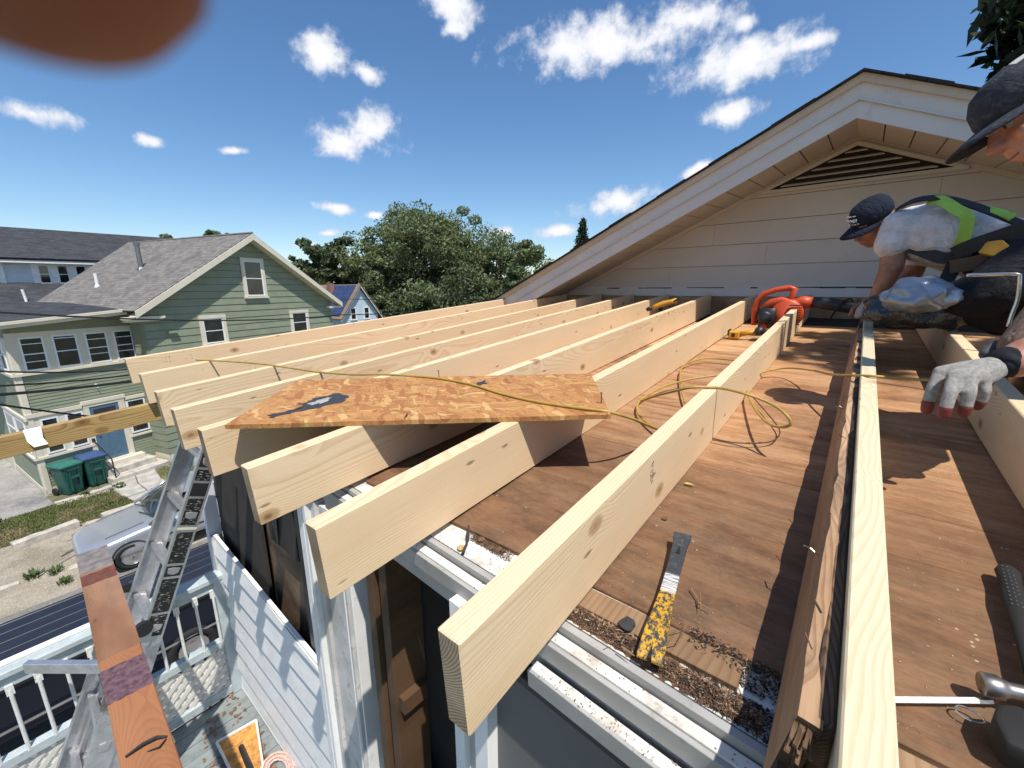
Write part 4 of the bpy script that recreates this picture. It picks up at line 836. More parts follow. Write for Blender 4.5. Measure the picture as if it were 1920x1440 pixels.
# ================================================================== strand board lying across the rafters
c4 = [on_roof(*p, -.3925) for p in ((420, 797), (1145, 777), (1108, 700), (560, 712))]
ctr = sum(c4, Vector()) / 4; ex = (c4[1] - c4[0]).normalized(); OM = RF @ frame(ctr, ex, Vector((0, 0, 1)).cross(ex)); Oi = OM.inverted()
pl = [Oi @ (RF @ v) for v in c4]; edge = []
for i in range(4):
    a, b = pl[i], pl[(i + 1) % 4]; n = 14 if i in (0, 2) else 6
    for k in range(n):
        p = a.lerp(b, k / n); edge.append((p.x + (random.uniform(-.0015, .0015)), p.y + random.uniform(-.0015, .0015)))
mb = MB(); mb.prism(edge, -.0125, 0)
board = solid('strand_board', mb, OSB, OM, None, label='orange strand board offcut with a tar patch lying across the rafters', cat='board')
def patch(pxs, off, m, nm, parent, Mx=OM, c=-.3925):
    pts = [Mx.inverted() @ (RF @ on_roof(x, y, c)) for x, y in pxs]; out = []
    for i in range(len(pts)):
        a, b = pts[i], pts[(i + 1) % len(pts)]
        for k in range(3): q = a.lerp(b, k / 3); out.append((q.x + random.uniform(-.008, .008), q.y + random.uniform(-.008, .008)))
    mb = MB(); mb.prism(out, off - .0006, off); return solid(nm, mb, m, Mx, parent)
TAR = plain('roofing_tar', (.035, .037, .042), .7, var=.3, scale=60, bump=.6, dirt=(.12, .12, .12), dirta=.6); SILV = plain('silver_coating', (.38, .37, .34), .6, var=.2, scale=80, bump=.4)
patch([(500, 779), (520, 775), (552, 768), (568, 765), (560, 757), (575, 755), (588, 748), (612, 742), (640, 737), (655, 745), (640, 754), (612, 760), (590, 766), (565, 771), (540, 777), (522, 781), (505, 783)], .0010, TAR, 'tar_patch', board)
patch([(578, 757), (592, 752), (610, 748), (626, 745), (616, 752), (598, 757), (583, 760)], .0018, SILV, 'silver_patch', board)
patch([(893, 717), (905, 714), (912, 718), (900, 723)], .001, TAR, 'tar_patch', board); patch([(758, 778), (764, 776), (765, 783), (759, 785)], .001, TAR, 'tar_patch', board)
for px, py, tall in ((823, 700, .026), (1127, 748, .03)):
    p = on_roof(px, py + 8, -.392); mb = MB(); mb.tube([(0, 0, -.006), (.001, .001, tall)], .0013, 6); mb.lathe([(0, tall), (.0035, tall), (.0035, tall + .001), (0, tall + .001)], 8); solid('nail', mb, BLACK, RF @ T(*p), None, label='nail sticking up from the strand board ' + ('back edge beside the hose' if px < 900 else 'right end'), cat='nail')

# ================================================================== front wall of the porch below the rafters
fw = thing('porch_front_wall', 'white metal window wall of the porch with its top track laid open', 'wall', RF @ T(0, .45, -.575))
PYAW = -R(2.6)
FM = RF @ T(-.35, .462, -.574) @ Rz(-.052)              # track frame: x along the wall, y inward
def fbox(nm, m, *b, bevel=.0008, parent=fw, M=FM): mb = MB(); mb.box(*b); return solid(nm, mb, m, M, parent, bevel)
XL, XRR = -.86, 1.3
fbox('top_plate', SPECK, XL + .14, XRR, .012, .115, -.012, 0); fbox('plate_lip', TRACKG, XL + .14, XRR, -.005, .008, -.02, .002)
fbox('track', SPECK, XL + .10, XRR, -.026, -.008, -.03, -.012); fbox('track_groove', TRACKG, XL + .10, XRR, -.008, .0, -.045, -.028); fbox('track', TRACKG, XL + .08, XRR, -.034, -.026, -.052, -.016)
fbox('track_face', TRACKG, XL + .08, XRR, -.030, -.022, -.09, -.05)
SX = .02                                                # the storm window begins here (track frame)
fbox('window_head', SPECK, SX, XRR, -.056, -.038, -.072, -.060); fbox('window_head_face', TRACKG, SX, XRR, -.062, -.056, -.092, -.058)
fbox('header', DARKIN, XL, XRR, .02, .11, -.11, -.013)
# verticals under the track: jamb, screen, opening
VMt = T(*(FM.to_translation())) @ Rz(-.052)             # same yaw, plumb
def vbox(nm, m, *b, bevel=.001): mb = MB(); mb.box(*b); return solid(nm, mb, m, VMt, fw, bevel)
vbox('window_jamb', WHITE, -.185, -.155, -.05, .03, -2.6, -.05); vbox('window_jamb', WHITE_OLD, -.155, -.135, -.035, .03, -2.6, -.05); vbox('jamb_channel', BLACK, -.135, -.128, -.02, .03, -2.6, -.06); vbox('window_jamb', WHITE, -.128, -.09, -.045, .03, -2.6, -.06)
PANEL = plain('grey_insect_screen', (.13, .13, .125), .7, var=.1, scale=3)
vbox('screen_panel', PANEL, -.09, 1.3, -.018, -.008, -2.6, -.10)
for x in (.18, .52): vbox('screen_mullion', plain('screen_mullion', (.07, .07, .07), .5), x, x + .02, -.028, -.018, -2.6, -.10)
vbox('screen_rail', BLACK, -.09, 1.3, -.052, -.018, -.112, -.094)
# studs, dark room
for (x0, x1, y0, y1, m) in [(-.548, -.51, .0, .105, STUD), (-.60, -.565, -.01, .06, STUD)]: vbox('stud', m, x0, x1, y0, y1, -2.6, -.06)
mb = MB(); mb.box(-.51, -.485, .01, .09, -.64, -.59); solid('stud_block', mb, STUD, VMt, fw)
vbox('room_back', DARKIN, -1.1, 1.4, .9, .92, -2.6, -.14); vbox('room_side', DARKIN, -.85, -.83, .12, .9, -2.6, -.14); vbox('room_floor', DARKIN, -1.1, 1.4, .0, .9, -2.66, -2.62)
ct = thing('storage_tub', 'orange brown tub standing in the dark opening below the nearest rafter', 'tub', VMt @ T(-.25, .13, -.60)); TUB = plain('orange_brown_tub', (.16, .045, .012), .35, var=.2)
mb = MB(); mb.loft([[(sx * .06 * s_, sy * .06 * s_, z) for sx, sy in ((-1, -.8), (-.8, -1), (.8, -1), (1, -.8), (1, .8), (.8, 1), (-.8, 1), (-1, .8))] for z, s_ in ((-1.2, .9), (-.02, 1.0), (0, 1.06), (.012, 1.06), (.012, .98), (-.05, .96))], True); solid('body', mb, TUB, WM[ct], ct, smooth=False)
# corner post, white peeling column
pst = thing('corner_post', 'peeling white wooden corner post with metal channels, under the split knot rafter', 'post', T(-1.3, .56, -.7))
def pbox(nm, m, x0, x1, y0, y1, z0, z1, b=.0015): mb = MB(); mb.box(x0, x1, y0, y1, z0, z1); return solid(nm, mb, m, WM[pst], pst, b)
pbox('post_body', WHITE_OLD, .03, .135, .0, .1, -2.85, .02); pbox('channel', WHITE, -.085, -.05, -.02, .06, -2.85, .04); pbox('channel', WHITE_OLD, -.05, -.02, -.008, .06, -2.85, .03); pbox('channel', WHITE, -.02, .0, -.03, .04, -2.85, .03); pbox('channel', WHITE_OLD, .0, .03, -.012, .04, -2.85, .03)
pbox('channel', BLACK, .135, .155, .02, .1, -2.85, .0); pbox('channel', WHITE, .155, .163, -.01, .1, -2.85, .0); pbox('channel', WHITE_OLD, .166, .178, -.01, .1, -2.85, .0); pbox('channel', WHITE, .181, .19, -.0, .1, -2.85, .0)
for z_ in (-.62, -1.12, -1.5): mb = MB(); mb.lathe([(0, 0), (.006, .001), (.004, .004), (0, .005)], 8, T(.145, .017, z_) @ Rx(R(90))); solid('screw', mb, STEEL, WM[pst], pst)
# siding knee wall and the boarded opening above it
YW = .86
kw = thing('knee_wall', 'white vinyl sided lower wall striped by shadows, left of the corner post', 'wall', T(-2.955, .65, -2.655) @ Matrix.Scale(.757, 4))  # wall, opening, deck and railing scaled down about the camera, baked into their roots
x0, x1 = 0, 2.62; zt0, zt1 = 1.50, 1.28
zz = 0.0; k_ = 0
while zz < 1.5:
    f = lambda x: min(zz + .222, zt0 + (zt1 - zt0) * x / x1)
    if zz < zt1 + .15:
        xe = x1 if zz + .02 < zt1 else x1 * max(.05, (zt0 - zz) / (zt0 - zt1)); mb = MB()
        a, b = f(x0), f(xe); mb.add([(x0, -.026, zz), (xe, -.026, zz), (xe, -.003, b - .013), (x0, -.003, a - .013), (x0, .01, zz), (xe, .01, zz), (xe, .01, b - .013), (x0, .01, a - .013)], [(0, 1, 2, 3), (7, 6, 5, 4), (0, 4, 5, 1), (1, 5, 6, 2), (2, 6, 7, 3), (3, 7, 4, 0)]); solid('siding_board', mb, WHITE, WM[kw], kw)
    zz += .222
mb = MB(); mb.add([(0, -.012, zt0), (x1, -.012, zt1), (x1, .012, zt1), (0, .012, zt0), (0, -.012, zt0 + .012), (x1, -.012, zt1 + .012), (x1, .012, zt1 + .012), (0, .012, zt0 + .012)], [(3, 2, 1, 0), (4, 5, 6, 7), (0, 1, 5, 4), (1, 2, 6, 5), (2, 3, 7, 6), (3, 0, 4, 7)]); solid('sill', mb, WHITE, WM[kw], kw)
mb = MB(); mb.add([(0, .009, 0), (x1, .009, 0), (x1, .009, zt1), (0, .009, zt0), (0, .02, 0), (x1, .02, 0), (x1, .02, zt1), (0, .02, zt0)], [(0, 1, 2, 3), (7, 6, 5, 4), (0, 3, 7, 4)]); solid('lap_shade_backing', mb, plain('lap_shade_backing', (.10, .10, .11), .8), WM[kw], kw)  # dark sheet behind the boards, painted as the shade under each lap
mb = MB(); mb.box(-.04, .0, -.03, .05, 0, 1.5); mb.box(-.03, x1, -.026, .0, -.01, .025); solid('corner_trim', mb, WHITE_OLD, WM[kw], kw)
cbd = solid('corner_board', MB().add([(-.13, -.03, 1.1), (-.04, -.03, .9), (-.04, -.03, 2.75), (-.1, -.03, 2.75), (-.13, .06, 1.1), (-.04, .06, .9), (-.04, .06, 2.75), (-.1, .06, 2.75)], [(0, 1, 2, 3), (7, 6, 5, 4), (0, 4, 5, 1), (1, 5, 6, 2), (2, 6, 7, 3), (3, 7, 4, 0)]), SIDW, WM[kw], kw)
up = thing('boarded_opening', 'dark boarded porch opening above the white knee wall, behind the rafter ends', 'wall panel', T(-2.955, .65, -2.655) @ Matrix.Scale(.757, 4))
def ub(nm, m, *b): mb = MB(); mb.box(*b); return solid(nm, mb, m, WM[up], up)
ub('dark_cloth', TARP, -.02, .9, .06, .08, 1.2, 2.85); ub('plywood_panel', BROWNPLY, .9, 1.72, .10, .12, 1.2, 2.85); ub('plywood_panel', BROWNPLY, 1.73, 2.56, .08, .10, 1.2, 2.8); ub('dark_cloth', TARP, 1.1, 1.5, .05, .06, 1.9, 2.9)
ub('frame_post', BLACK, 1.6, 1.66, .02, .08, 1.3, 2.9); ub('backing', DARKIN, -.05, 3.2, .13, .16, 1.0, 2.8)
mb = MB(); mb.add([(1.02, .03, 2.72), (1.42, .03, 2.74), (1.30, .035, 2.2), (1.24, .04, 1.9)], [(0, 1, 2, 3)]); solid('hanging_cloth', mb, plain('grey_felt_scrap', (.10, .085, .08), .95, var=.4, scale=60), WM[up], up)

# ================================================================== lower deck: floor boards, railing, lattice
lf = thing('lower_deck', 'worn blue grey painted board floor of the deck below', 'deck', T(-2.93, .65, -2.655) @ Matrix.Scale(.757, 4))
yb = -1.6
for i in range(26):
    x = .02 + i * .128; mb = MB(); mb.box(0, .122, -3.6, -.02, -.025, random.uniform(-.003, .002)); solid('floor_board', mb, DECKP, WM[lf] @ T(x, 0, 0), lf, .003)
mb = MB(); mb.box(-.02, 3.4, -3.6, 1.5, -.3, -.03); solid('deck_frame', mb, DARKIN, WM[lf], lf)
rr = thing('deck_railing', 'pale blue wooden deck railing with rusty white balusters and a lattice foot', 'railing', T(-2.93, .636, -2.655) @ Matrix.Scale(.757, 4))
def rb(nm, m, *b, bev=.004): mb = MB(); mb.box(*b); return solid(nm, mb, m, WM[rr], rr, bev)
rb('top_rail', RAILP, -.07, .05, -3.4, .02, 1.14, 1.18); rb('top_rail_cap', WHITE, -.075, -.03, -3.4, -.78, 1.18, 1.20); rb('top_rail_board', RAILP, -.02, .02, -3.4, .02, 1.05, 1.14)
rb('bottom_rail', RAILP, -.03, .035, -3.4, .02, .50, .57); rb('kick_rail', RAILP, -.03, .03, -3.4, .02, .02, .09); rb('rail_post', RAILP, -.05, .04, -.07, .03, -.0, 1.14)
for i in range(28):
    y = -.085 - i * .122
    if y < -3.3: break
    mb = MB(); mb.tube([(.028, y, .55), (.03, y, 1.0), (.026, y, 1.04)], .0105, 8); mb.box(.018, .032, y - .018, y + .018, 1.0, 1.07); o = solid('baluster', mb, BALUS, WM[rr], rr); 
lat = link('lattice', None, WM[rr], rr)
h_ = .41; stp = .088
def lstrip(y, s_, off):
    # strip running diagonally, clipped to the panel height
    y0, y1 = y, y + s_ * h_; w_ = .024
    ps = [(b_, a_) for a_, b_ in clip_course([(.09, y0 - w_), (.09, y0 + w_), (.09 + h_, y1 + w_), (.09 + h_, y1 - w_)], -3.1, -.05)]
    if len(ps) < 3: return
    n = len(ps); mb = MB(); mb.add([(off, a_, b_) for a_, b_ in ps] + [(off + .006, a_, b_) for a_, b_ in ps], [tuple(range(n)), tuple(range(2 * n - 1, n - 1, -1))] + [(i_, (i_ + 1) % n, n + (i_ + 1) % n, n + i_) for i_ in range(n)]); solid('lattice_strip', mb, LATT, WM[lat], lat)
for i in range(-5, 34): lstrip(-.05 - i * stp, -1, .0); lstrip(-.05 - h_ - i * stp, 1, .007)

# ================================================================== extension ladder
ld = thing('extension_ladder', 'aluminium extension ladder with black warning labels leaning under the rafter ends', 'ladder', T(-2.9, -.5, -3.5))
def lp(x, z): return Vector((x, .607 * .88 + (z + .995 * .88) * .432, z))
KL = .88; LX0, LX1 = -3.12 * KL, -2.72 * KL; TOPZ = -.84 * KL  # ladder shrunk about the camera by this factor to clear the railing
dirL = (lp(0, -1) - lp(0, -2)).normalized()
LM = frame(lp(LX1, TOPZ), (1, 0, 0), dirL)             # x to the right, y up the ladder, z out of the front
LDZ = -.0
LEN = (lp(0, TOPZ) - lp(0, -2.64)).length
for nm, x, s_ in (('side_rail', LX0, -1), ('side_rail', LX1, 1)):
    Mx = LM @ T(x - LX1, 0, 0); mb = MB(); xo = .0
    mb.box(-.0015 * 1, .0015, -LEN, 0, -.042, .042); mb.box(-.028 if s_ > 0 else 0, 0 if s_ > 0 else .028, -LEN, 0, .039, .042); mb.box(-.028 if s_ > 0 else 0, 0 if s_ > 0 else .028, -LEN, 0, -.042, -.039)
    rail = solid(nm, mb, ALU, Mx, ld)
k = NT('warning_label'); o = k.map(); b_ = k.n('ShaderNodeTexBrick'); k.l(k.map(sc=(1, 1, 1), rot=(0, R(90), 0)), b_.inputs['Vector']); wv = k.noise(k.map(sc=(1, 330, 40)), 1, 2, .5); LAB = k.fin(k.mix(k.step(wv, .62, .66), (.015, .015, .015), (.55, .55, .53)), .4)
yl = -.06
for i, (l_, mm) in enumerate([(.07, BLACK), (.055, LAB), (.065, BLACK), (.13, LAB), (.012, ALU), (.15, LAB), (.05, BLACK), (.16, LAB), (.1, LAB)]):
    if mm is not ALU: mb = MB(); mb.box(.0017, .0024, yl - l_, yl, -.032, .034); solid('label', mb, mm, LM, ld)
    else: mb = MB(); mb.box(.0017, .003, yl - l_, yl, -.04, .04); solid('label_strip', mb, plain('cream_label_strip', (.6, .58, .45), .5), LM, ld)
    yl -= l_ + .012
mb = MB()
for a in range(18):
    t0, t1 = 2 * math.pi * a / 18, 2 * math.pi * (a + 1) / 18; mb.bar((.0026, -.10 + .022 * math.cos(t0), .022 * math.sin(t0)), (.0026, -.10 + .022 * math.cos(t1), .022 * math.sin(t1)), .0006, .003, (1, 0, 0))
mb.bar((.0026, -.115, -.014), (.0026, -.085, .014), .0006, .003, (1, 0, 0)); mb.bar((.0026, -.10, -.01), (.0026, -.082, .006), .0006, .004, (1, 0, 0)); solid('prohibition_symbol', mb, VINYLW, LM, ld)
yr = -.10
while yr > -LEN + .1:
    mb = MB(); w_ = LX1 - LX0
    ring = lambda x, s_=1: [(x, yr + s_ * dy, dz_) for dy, dz_ in ((.012, .026), (.015, 0), (.012, -.026), (-.008, -.022), (-.014, 0), (-.008, .022))]
    mb.loft([ring(-w_ - .004, 1.3), ring(-w_ + .02, 1.25), ring(-w_ + .03), ring(-.03), ring(-.02, 1.25), ring(.004, 1.3)]); solid('rung', mb, ALU, LM, ld, .002); yr -= .27
# base section riding in front, its top end caps visible
LB = LM @ T(0, -.90, .055); LEN2 = LEN - .90
for x, s_ in ((-.375, -1), (.012, 1)):
    mb = MB(); mb.box(x - .0015, x + .0015, -LEN2, 0, -.045, .045); mb.box(*(sorted((x, x - s_ * .03))), -LEN2, 0, .042, .045); mb.box(*(sorted((x, x - s_ * .03))), -LEN2, 0, -.045, -.042); rr_l = solid('base_rail', mb, ALU, LB, ld)
    mb = MB(); mb.lathe([(0, -.012), (.034, -.012), (.036, 0), (.034, .012), (0, .012)], 16, T(x + s_ * .012, .01, .0) @ Ry(R(90))); solid('end_cap', mb, RUBBER, LB, ld)
    mb = MB(); mb.lathe([(0, 0), (.013, 0), (.013, .004), (0, .004)], 12, T(x + s_ * .002, -.14, .0) @ Ry(R(90 * s_))); solid('hole', mb, SHADOWGAP, LB, ld)
    mb = MB(); mb.box(x - .03, x + .03, -LEN2 - .03, -LEN2 + .06, -.05, .05); solid('foot', mb, RUBBER, LB, ld, .01)
mb = MB(); mb.box(-.38, .02, -.30, -.24, .045, .052); mb.box(.0, .03, -.34, -.2, .03, .06); solid('rung_lock', mb, STEEL, LB, ld, .003)
yr = -.25
while yr > -LEN2 + .1: 
    mb = MB(); mb.loft([[(x, yr + dy * s_, dz_ * s_) for dy, dz_ in ((.016, .016), (.018, 0), (.016, -.016), (-.012, -.013), (-.014, 0), (-.012, .013))] for x, s_ in ((-.375, 1.3), (-.35, 1.2), (-.34, 1), (-.02, 1), (-.01, 1.2), (.02, 1.3))]); solid('rung', mb, ALU, LB, ld, .002); yr -= .27
mb = MB(); mb.bar(on_x(50, 1250, -2.82), on_x(215, 1250, -2.5), .03, .055, (0, 0, 1)); solid('brace_bar', mb, ALU, ID, None, .003, label='grey metal brace bar crossing in front of the white balusters', cat='bar')

# ================================================================== stained plank (orange) at the lower left
pz = -.93
pa, pb = on_z(172, 1031, pz), on_z(284, 1440, pz); d = (pb - pa).normalized(); wpl = (on_z(142, 1040, pz) - on_z(203, 1022, pz)).length * .97
PM = frame(pa, Vector((0, 0, 1)).cross(d) * -1, d); PM = align(pa, pb)
mb = MB(); mb.box(-wpl / 2, wpl / 2, 0, 1.9, -.038, 0)
k = NT('stained_plank_ends'); plk = solid('wooden_plank', mb, PLANK, PM, None, .002, label='orange brown stained plank with a purple band, pointing out from the lower left', cat='plank')
PUR = plain('purple_marker_band', (.12, .065, .08), .6, var=.5, scale=70, dirt=(.36, .16, .07), dirta=.7); GREYW = plain('grey_weathered_end', (.19, .17, .165), .85, var=.3, scale=40, bump=.5); MAR = plain('maroon_stain', (.13, .045, .03), .8, var=.3, scale=60)
def band(y0, y1, m, nm, sk=.0, t=.0006):
    mb = MB(); n = 12; w_ = wpl / 2 + .0006; e0 = [(-w_ + 2 * w_ * i / n, y0 + sk * i / n + random.uniform(-.002, .002)) for i in range(n + 1)]; e1 = [(w_ - 2 * w_ * i / n, y1 + sk * (n - i) / n + random.uniform(-.003, .003)) for i in range(n + 1)]; mb.prism(e0 + e1, -.0385 - t, t); return solid(nm, mb, m, PM, plk)
def pxy(px, py): v = PM.inverted() @ on_z(px, py, pz); return v.y
band(pxy(160, 1100), pxy(200, 1235), PLANKT, 'weathered_half', .0, .0003); band(-.0006, pxy(155, 1078), GREYW, 'weathered_end'); band(pxy(157, 1080), pxy(160, 1100), MAR, 'dark_stain'); band(pxy(205, 1255), pxy(228, 1312), PUR, 'purple_band', -.006)
p0 = PM.inverted() @ on_z(285, 1400, pz)
mb = MB(); mb.tube([(p0.x - .025, p0.y + .0, .002), (p0.x - .01, p0.y - .01, .006), (p0.x + .012, p0.y - .014, .007), (p0.x + .04, p0.y - .012, .004)], [.004, .007, .007, .004], 7, flat=.5); mb.tube([(p0.x - .022, p0.y + .006, .003), (p0.x - .01, p0.y + .016, .003), (p0.x + .008, p0.y + .008, .003)], [.003, .006, .002], 6, flat=.4); solid('asphalt_scrap', mb, TAR, PM, None, label='curl of black asphalt stuck on the stained plank', cat='scrap')

# dustpan like trowel, rope and leaves on the lower deck
q4 = [on_z(*p, -2.63) for p in ((407, 1396), (481, 1354), (490, 1424), (442, 1440))]
# ================================================================== parked silver car
CARP = plain('silver_car_paint', (.47, .49, .52), .2, .55, var=.03, scale=1, spec=.7); CARG = glass_dark('car_glass', (.015, .02, .022)); CHR = plain('bright_trim', (.6, .6, .6), .2, .9)
car = thing('parked_car', 'silver sedan parked at the kerb with its hood pointing left', 'car', T(-13.25, .25, GZ))
CMt = WM[car]                                            # x across (towards the camera), y to the rear, z up
def ring(y, w, zs, ws):  # cross section: list of z levels with half widths
    return [(w * a, y, z) for a, z in zip(ws, zs)] + [(-w * a, y, z) for a, z in zip(reversed(ws), reversed(zs))]
secs = [(0.0, .62, [.35, .5, .6, .66, .68], [.9, 1, 1, .9, .6]), (.12, .78, [.22, .45, .62, .72, .75], [.95, 1, 1, .93, .6]), (.5, .86, [.2, .45, .66, .80, .84], [.96, 1, 1, .95, .6]), (1.0, .88, [.2, .45, .70, .88, .92], [.96, 1, 1, .95, .6]),
        (1.35, .89, [.2, .45, .74, .93, .98], [.96, 1, 1, .95, .6]), (2.4, .89, [.2, .45, .75, .95, .97], [.96, 1, 1, .96, .6]), (3.6, .89, [.2, .45, .76, .96, 1.0], [.96, 1, 1, .95, .6]), (4.3, .86, [.22, .45, .76, .97, 1.02], [.96, 1, 1, .94, .6]), (4.62, .8, [.3, .5, .74, .93, .96], [.93, 1, 1, .9, .6])]
mb = MB(); mb.loft([ring(y, w, z, s_) for y, w, z, s_ in secs]); subd(solid('body', mb, CARP, CMt, car, smooth=True), 2)
mb = MB(); mb.loft([[(sx * w, y, z) for sx, z, w in ((1, zb, wb), (1, zm, wm), (1, zt, wt_), (-1, zt, wt_), (-1, zm, wm), (-1, zb, wb))] for y, zb, zm, zt, wb, wm, wt_ in [(1.28, .9, .95, .97, .74, .74, .72), (1.75, .92, 1.2, 1.26, .80, .70, .64), (2.1, .92, 1.25, 1.42, .81, .71, .58), (3.2, .92, 1.26, 1.43, .81, .71, .58), (3.75, .94, 1.2, 1.28, .78, .68, .6), (4.2, .96, 1.0, 1.03, .74, .72, .7)]]); subd(solid('cabin_glass', mb, CARG, CMt, car, smooth=True), 2)
mb = MB(); mb.loft([[(sx * w, y, z) for sx, z, w in ((1, z0, w0), (.6, z0 + .03, w0), (-.6, z0 + .03, w0), (-1, z0, w0))] for y, z0, w0 in ((1.95, 1.385, .60), (2.3, 1.425, .605), (3.1, 1.425, .605), (3.45, 1.385, .6))], True, False); solid('roof', mb, CARP, CMt, car, smooth=True)
for sx in (-1, 1):
    for pts in ([(sx * .80, 1.26, .95), (sx * .70, 1.72, 1.22), (sx * .60, 2.02, 1.40)], [(sx * .60, 2.02, 1.405), (sx * .60, 3.3, 1.41), (sx * .70, 3.78, 1.21), (sx * .76, 4.2, 1.0)], [(sx * .815, 2.55, .95), (sx * .64, 2.5, 1.4)]):
        mb = MB(); mb.tube(pts, .035, 6); solid('pillar', mb, CARP, CMt, car, smooth=True)
    for y in (.86, 3.62):
        wh = link('wheel', None, CMt @ T(sx * .80, y, .31) @ Ry(R(90 * sx)), car); mb = MB(); mb.lathe([(.19, .0), (.24, .075), (.30, .075), (.315, .04), (.315, -.1), (0, -.1)], 28); solid('tyre', mb, RUBBER, WM[wh], wh, smooth=True)
        mb = MB(); mb.lathe([(0, .03), (.06, .05), (.07, .02), (.17, .02), (.2, .07), (.205, .0), (0, -.02)], 24); solid('rim', mb, CHR, WM[wh], wh)
        mb = MB(); mb.lathe([(.0, -.12), (.36, -.12), (.36, .085), (.335, .09), (.335, -.1)], 28); solid('wheel_arch', mb, BLACK, CMt @ T(sx * .80, y, .34) @ Ry(R(90 * sx)), car)
    mb = MB(); mb.loft([[(sx * x, y, z) for x, y, z in ((.60 + o, .05 - o * .2, .58), (.60 + o, .05 - o * .2, .68), (.83, .34, .72), (.85, .34, .60))] for o in (0, .03)]); solid('headlight', mb, CHR, CMt, car, smooth=False)
    mb = MB(); mb.box(sx * .90 - .005, sx * .90 + .005, 1.5, 4.0, .55, .58); solid('side_moulding', mb, BLACK, CMt, car)
    mb = MB(); mb.box(*sorted((sx * .86, sx * 1.02)), 1.62, 1.72, .95, 1.07); solid('mirror', mb, CARP, CMt, car, .02)
    mb = MB(); mb.box(*sorted((sx * .885, sx * .899)), 2.48, 2.49, .3, .93); mb.box(*sorted((sx * .885, sx * .899)), 1.48, 1.49, .3, .9); solid('door_gap', mb, SHADOWGAP, CMt, car)
mb = MB(); mb.tube([(-.6, .5, .845), (-.62, 1.2, .955)], .006, 4); mb.tube([(.6, .5, .845), (.62, 1.2, .955)], .006, 4); solid('hood_gap', mb, SHADOWGAP, CMt, car)
mb = MB(); mb.tube([(-.6, 1.24, .985), (-.05, 1.42, 1.03)], .012, 5); mb.tube([(0, 1.22, .99), (.55, 1.40, 1.02)], .012, 5); solid('wiper', mb, BLACK, CMt, car)
# ================================================================== dark pickup with a ribbed bed cover
tr = thing('parked_pickup', 'dark pickup truck with a ribbed black bed cover parked below the deck railing', 'pickup truck', T(-8.95, .2, GZ)); TM = WM[tr]
NAVY = plain('dark_blue_truck_paint', (.012, .016, .028), .3, .3, var=.1, scale=1)
mb = MB(); mb.box(-.84, .84, -2.0, 2.2, .45, 1.22); solid('bed', mb, NAVY, TM, tr, .03)
mb = MB(); mb.box(-.88, -.80, -2.0, 2.2, 1.2, 1.27); mb.box(.80, .88, -2.0, 2.2, 1.2, 1.27); mb.box(-.88, .88, 2.14, 2.22, 1.2, 1.27); solid('bed_rail', mb, BLACK, TM, tr, .015)
COVER = plain('bed_cover_vinyl', (.016, .02, .034), .5, var=.15, scale=4)
for i in range(6):
    x = -.79 + i * .265; mb = MB(); mb.box(x, x + .252, -2.0, 2.12, 1.22, 1.275); solid('cover_slat', mb, COVER, TM, tr, .006)
    if i: mb = MB(); mb.box(x - .011, x - .003, -2.0, 2.12, 1.22, 1.262); solid('slat_seam', mb, plain('seam_grey', (.16, .17, .2), .4) if i == 1 else bpy.data.materials['seam_grey'], TM, tr)
mb = MB(); mb.loft([[(sx * w, y, z) for sx, z, w in ((1, .45, .88), (1, 1.2, .88), (1, 1.35, .8), (1, 1.75, .68), (-1, 1.75, .68), (-1, 1.35, .8), (-1, 1.2, .88), (-1, .45, .88))] for y in (-3.6, -2.05)]); solid('cab', mb, NAVY, TM, tr, .03)
mb = MB(); mb.box(-.86, .86, -5.2, -3.6, .45, 1.2); solid('hood', mb, NAVY, TM, tr, .06)
for sx in (-1, 1):
    for y in (-4.4, 1.0):
        wh = link('wheel', None, TM @ T(sx * .80, y, .37) @ Ry(R(90 * sx)), tr); mb = MB(); mb.lathe([(.2, .0), (.28, .1), (.35, .09), (.37, .04), (.37, -.12), (0, -.12)], 24); solid('tyre', mb, RUBBER, WM[wh], wh, smooth=True); mb = MB(); mb.lathe([(0, .03), (.2, .02), (.22, .09), (.0, -.02)], 20); solid('rim', mb, CHR, WM[wh], wh)
mb = MB(); mb.box(.885, .893, -2.0, 2.2, .62, .66); solid('side_trim', mb, CHR, TM, tr)

# ================================================================== air hose
def rp(px, py, c): return RF @ on_roof(px, py, c)
def curve_tube(name, pts, r_, m, seg=8, **kw):
    pts = [Vector(p) for p in pts]; out = []
    for i in range(len(pts) - 1):
        p0, p1, p2, p3 = pts[max(0, i - 1)], pts[i], pts[i + 1], pts[min(len(pts) - 1, i + 2)]
        n = max(2, int((p2 - p1).length / .012))
        for k_ in range(n):
            t = k_ / n; out.append(.5 * ((2 * p1) + (p2 - p0) * t + (2 * p0 - 5 * p1 + 4 * p2 - p3) * t * t + (3 * p1 - p0 - 3 * p2 + p3) * t ** 3))
    out.append(pts[-1]); mb = MB(); mb.tube(out, r_, seg); return solid(name, mb, m, kw.pop('M', ID), kw.pop('parent', None), 0, True, **kw)
rad = .0042; t1 = -.4015; t2 = -.388; td = -.560
hose = [(368, 675, t1), (400, 676, t1), (450, 679, t1), (497, 683, t1), (545, 690, t1), (594, 697, t1), (655, 702, t1 + .004), (715, 702, t2 + .003), (760, 704, t2), (820, 709, t2), (880, 720, t2), (940, 738, t2), (1000, 752, t2), (1070, 763, t2), (1135, 771, t2 - .002), (1180, 783, -.42), (1212, 796, -.47), (1236, 806, -.53)]
H1 = curve_tube('air_hose', [rp(*p) for p in hose], rad, HOSE, label='yellow air hose snaking over the rafters and the strand board', cat='hose')
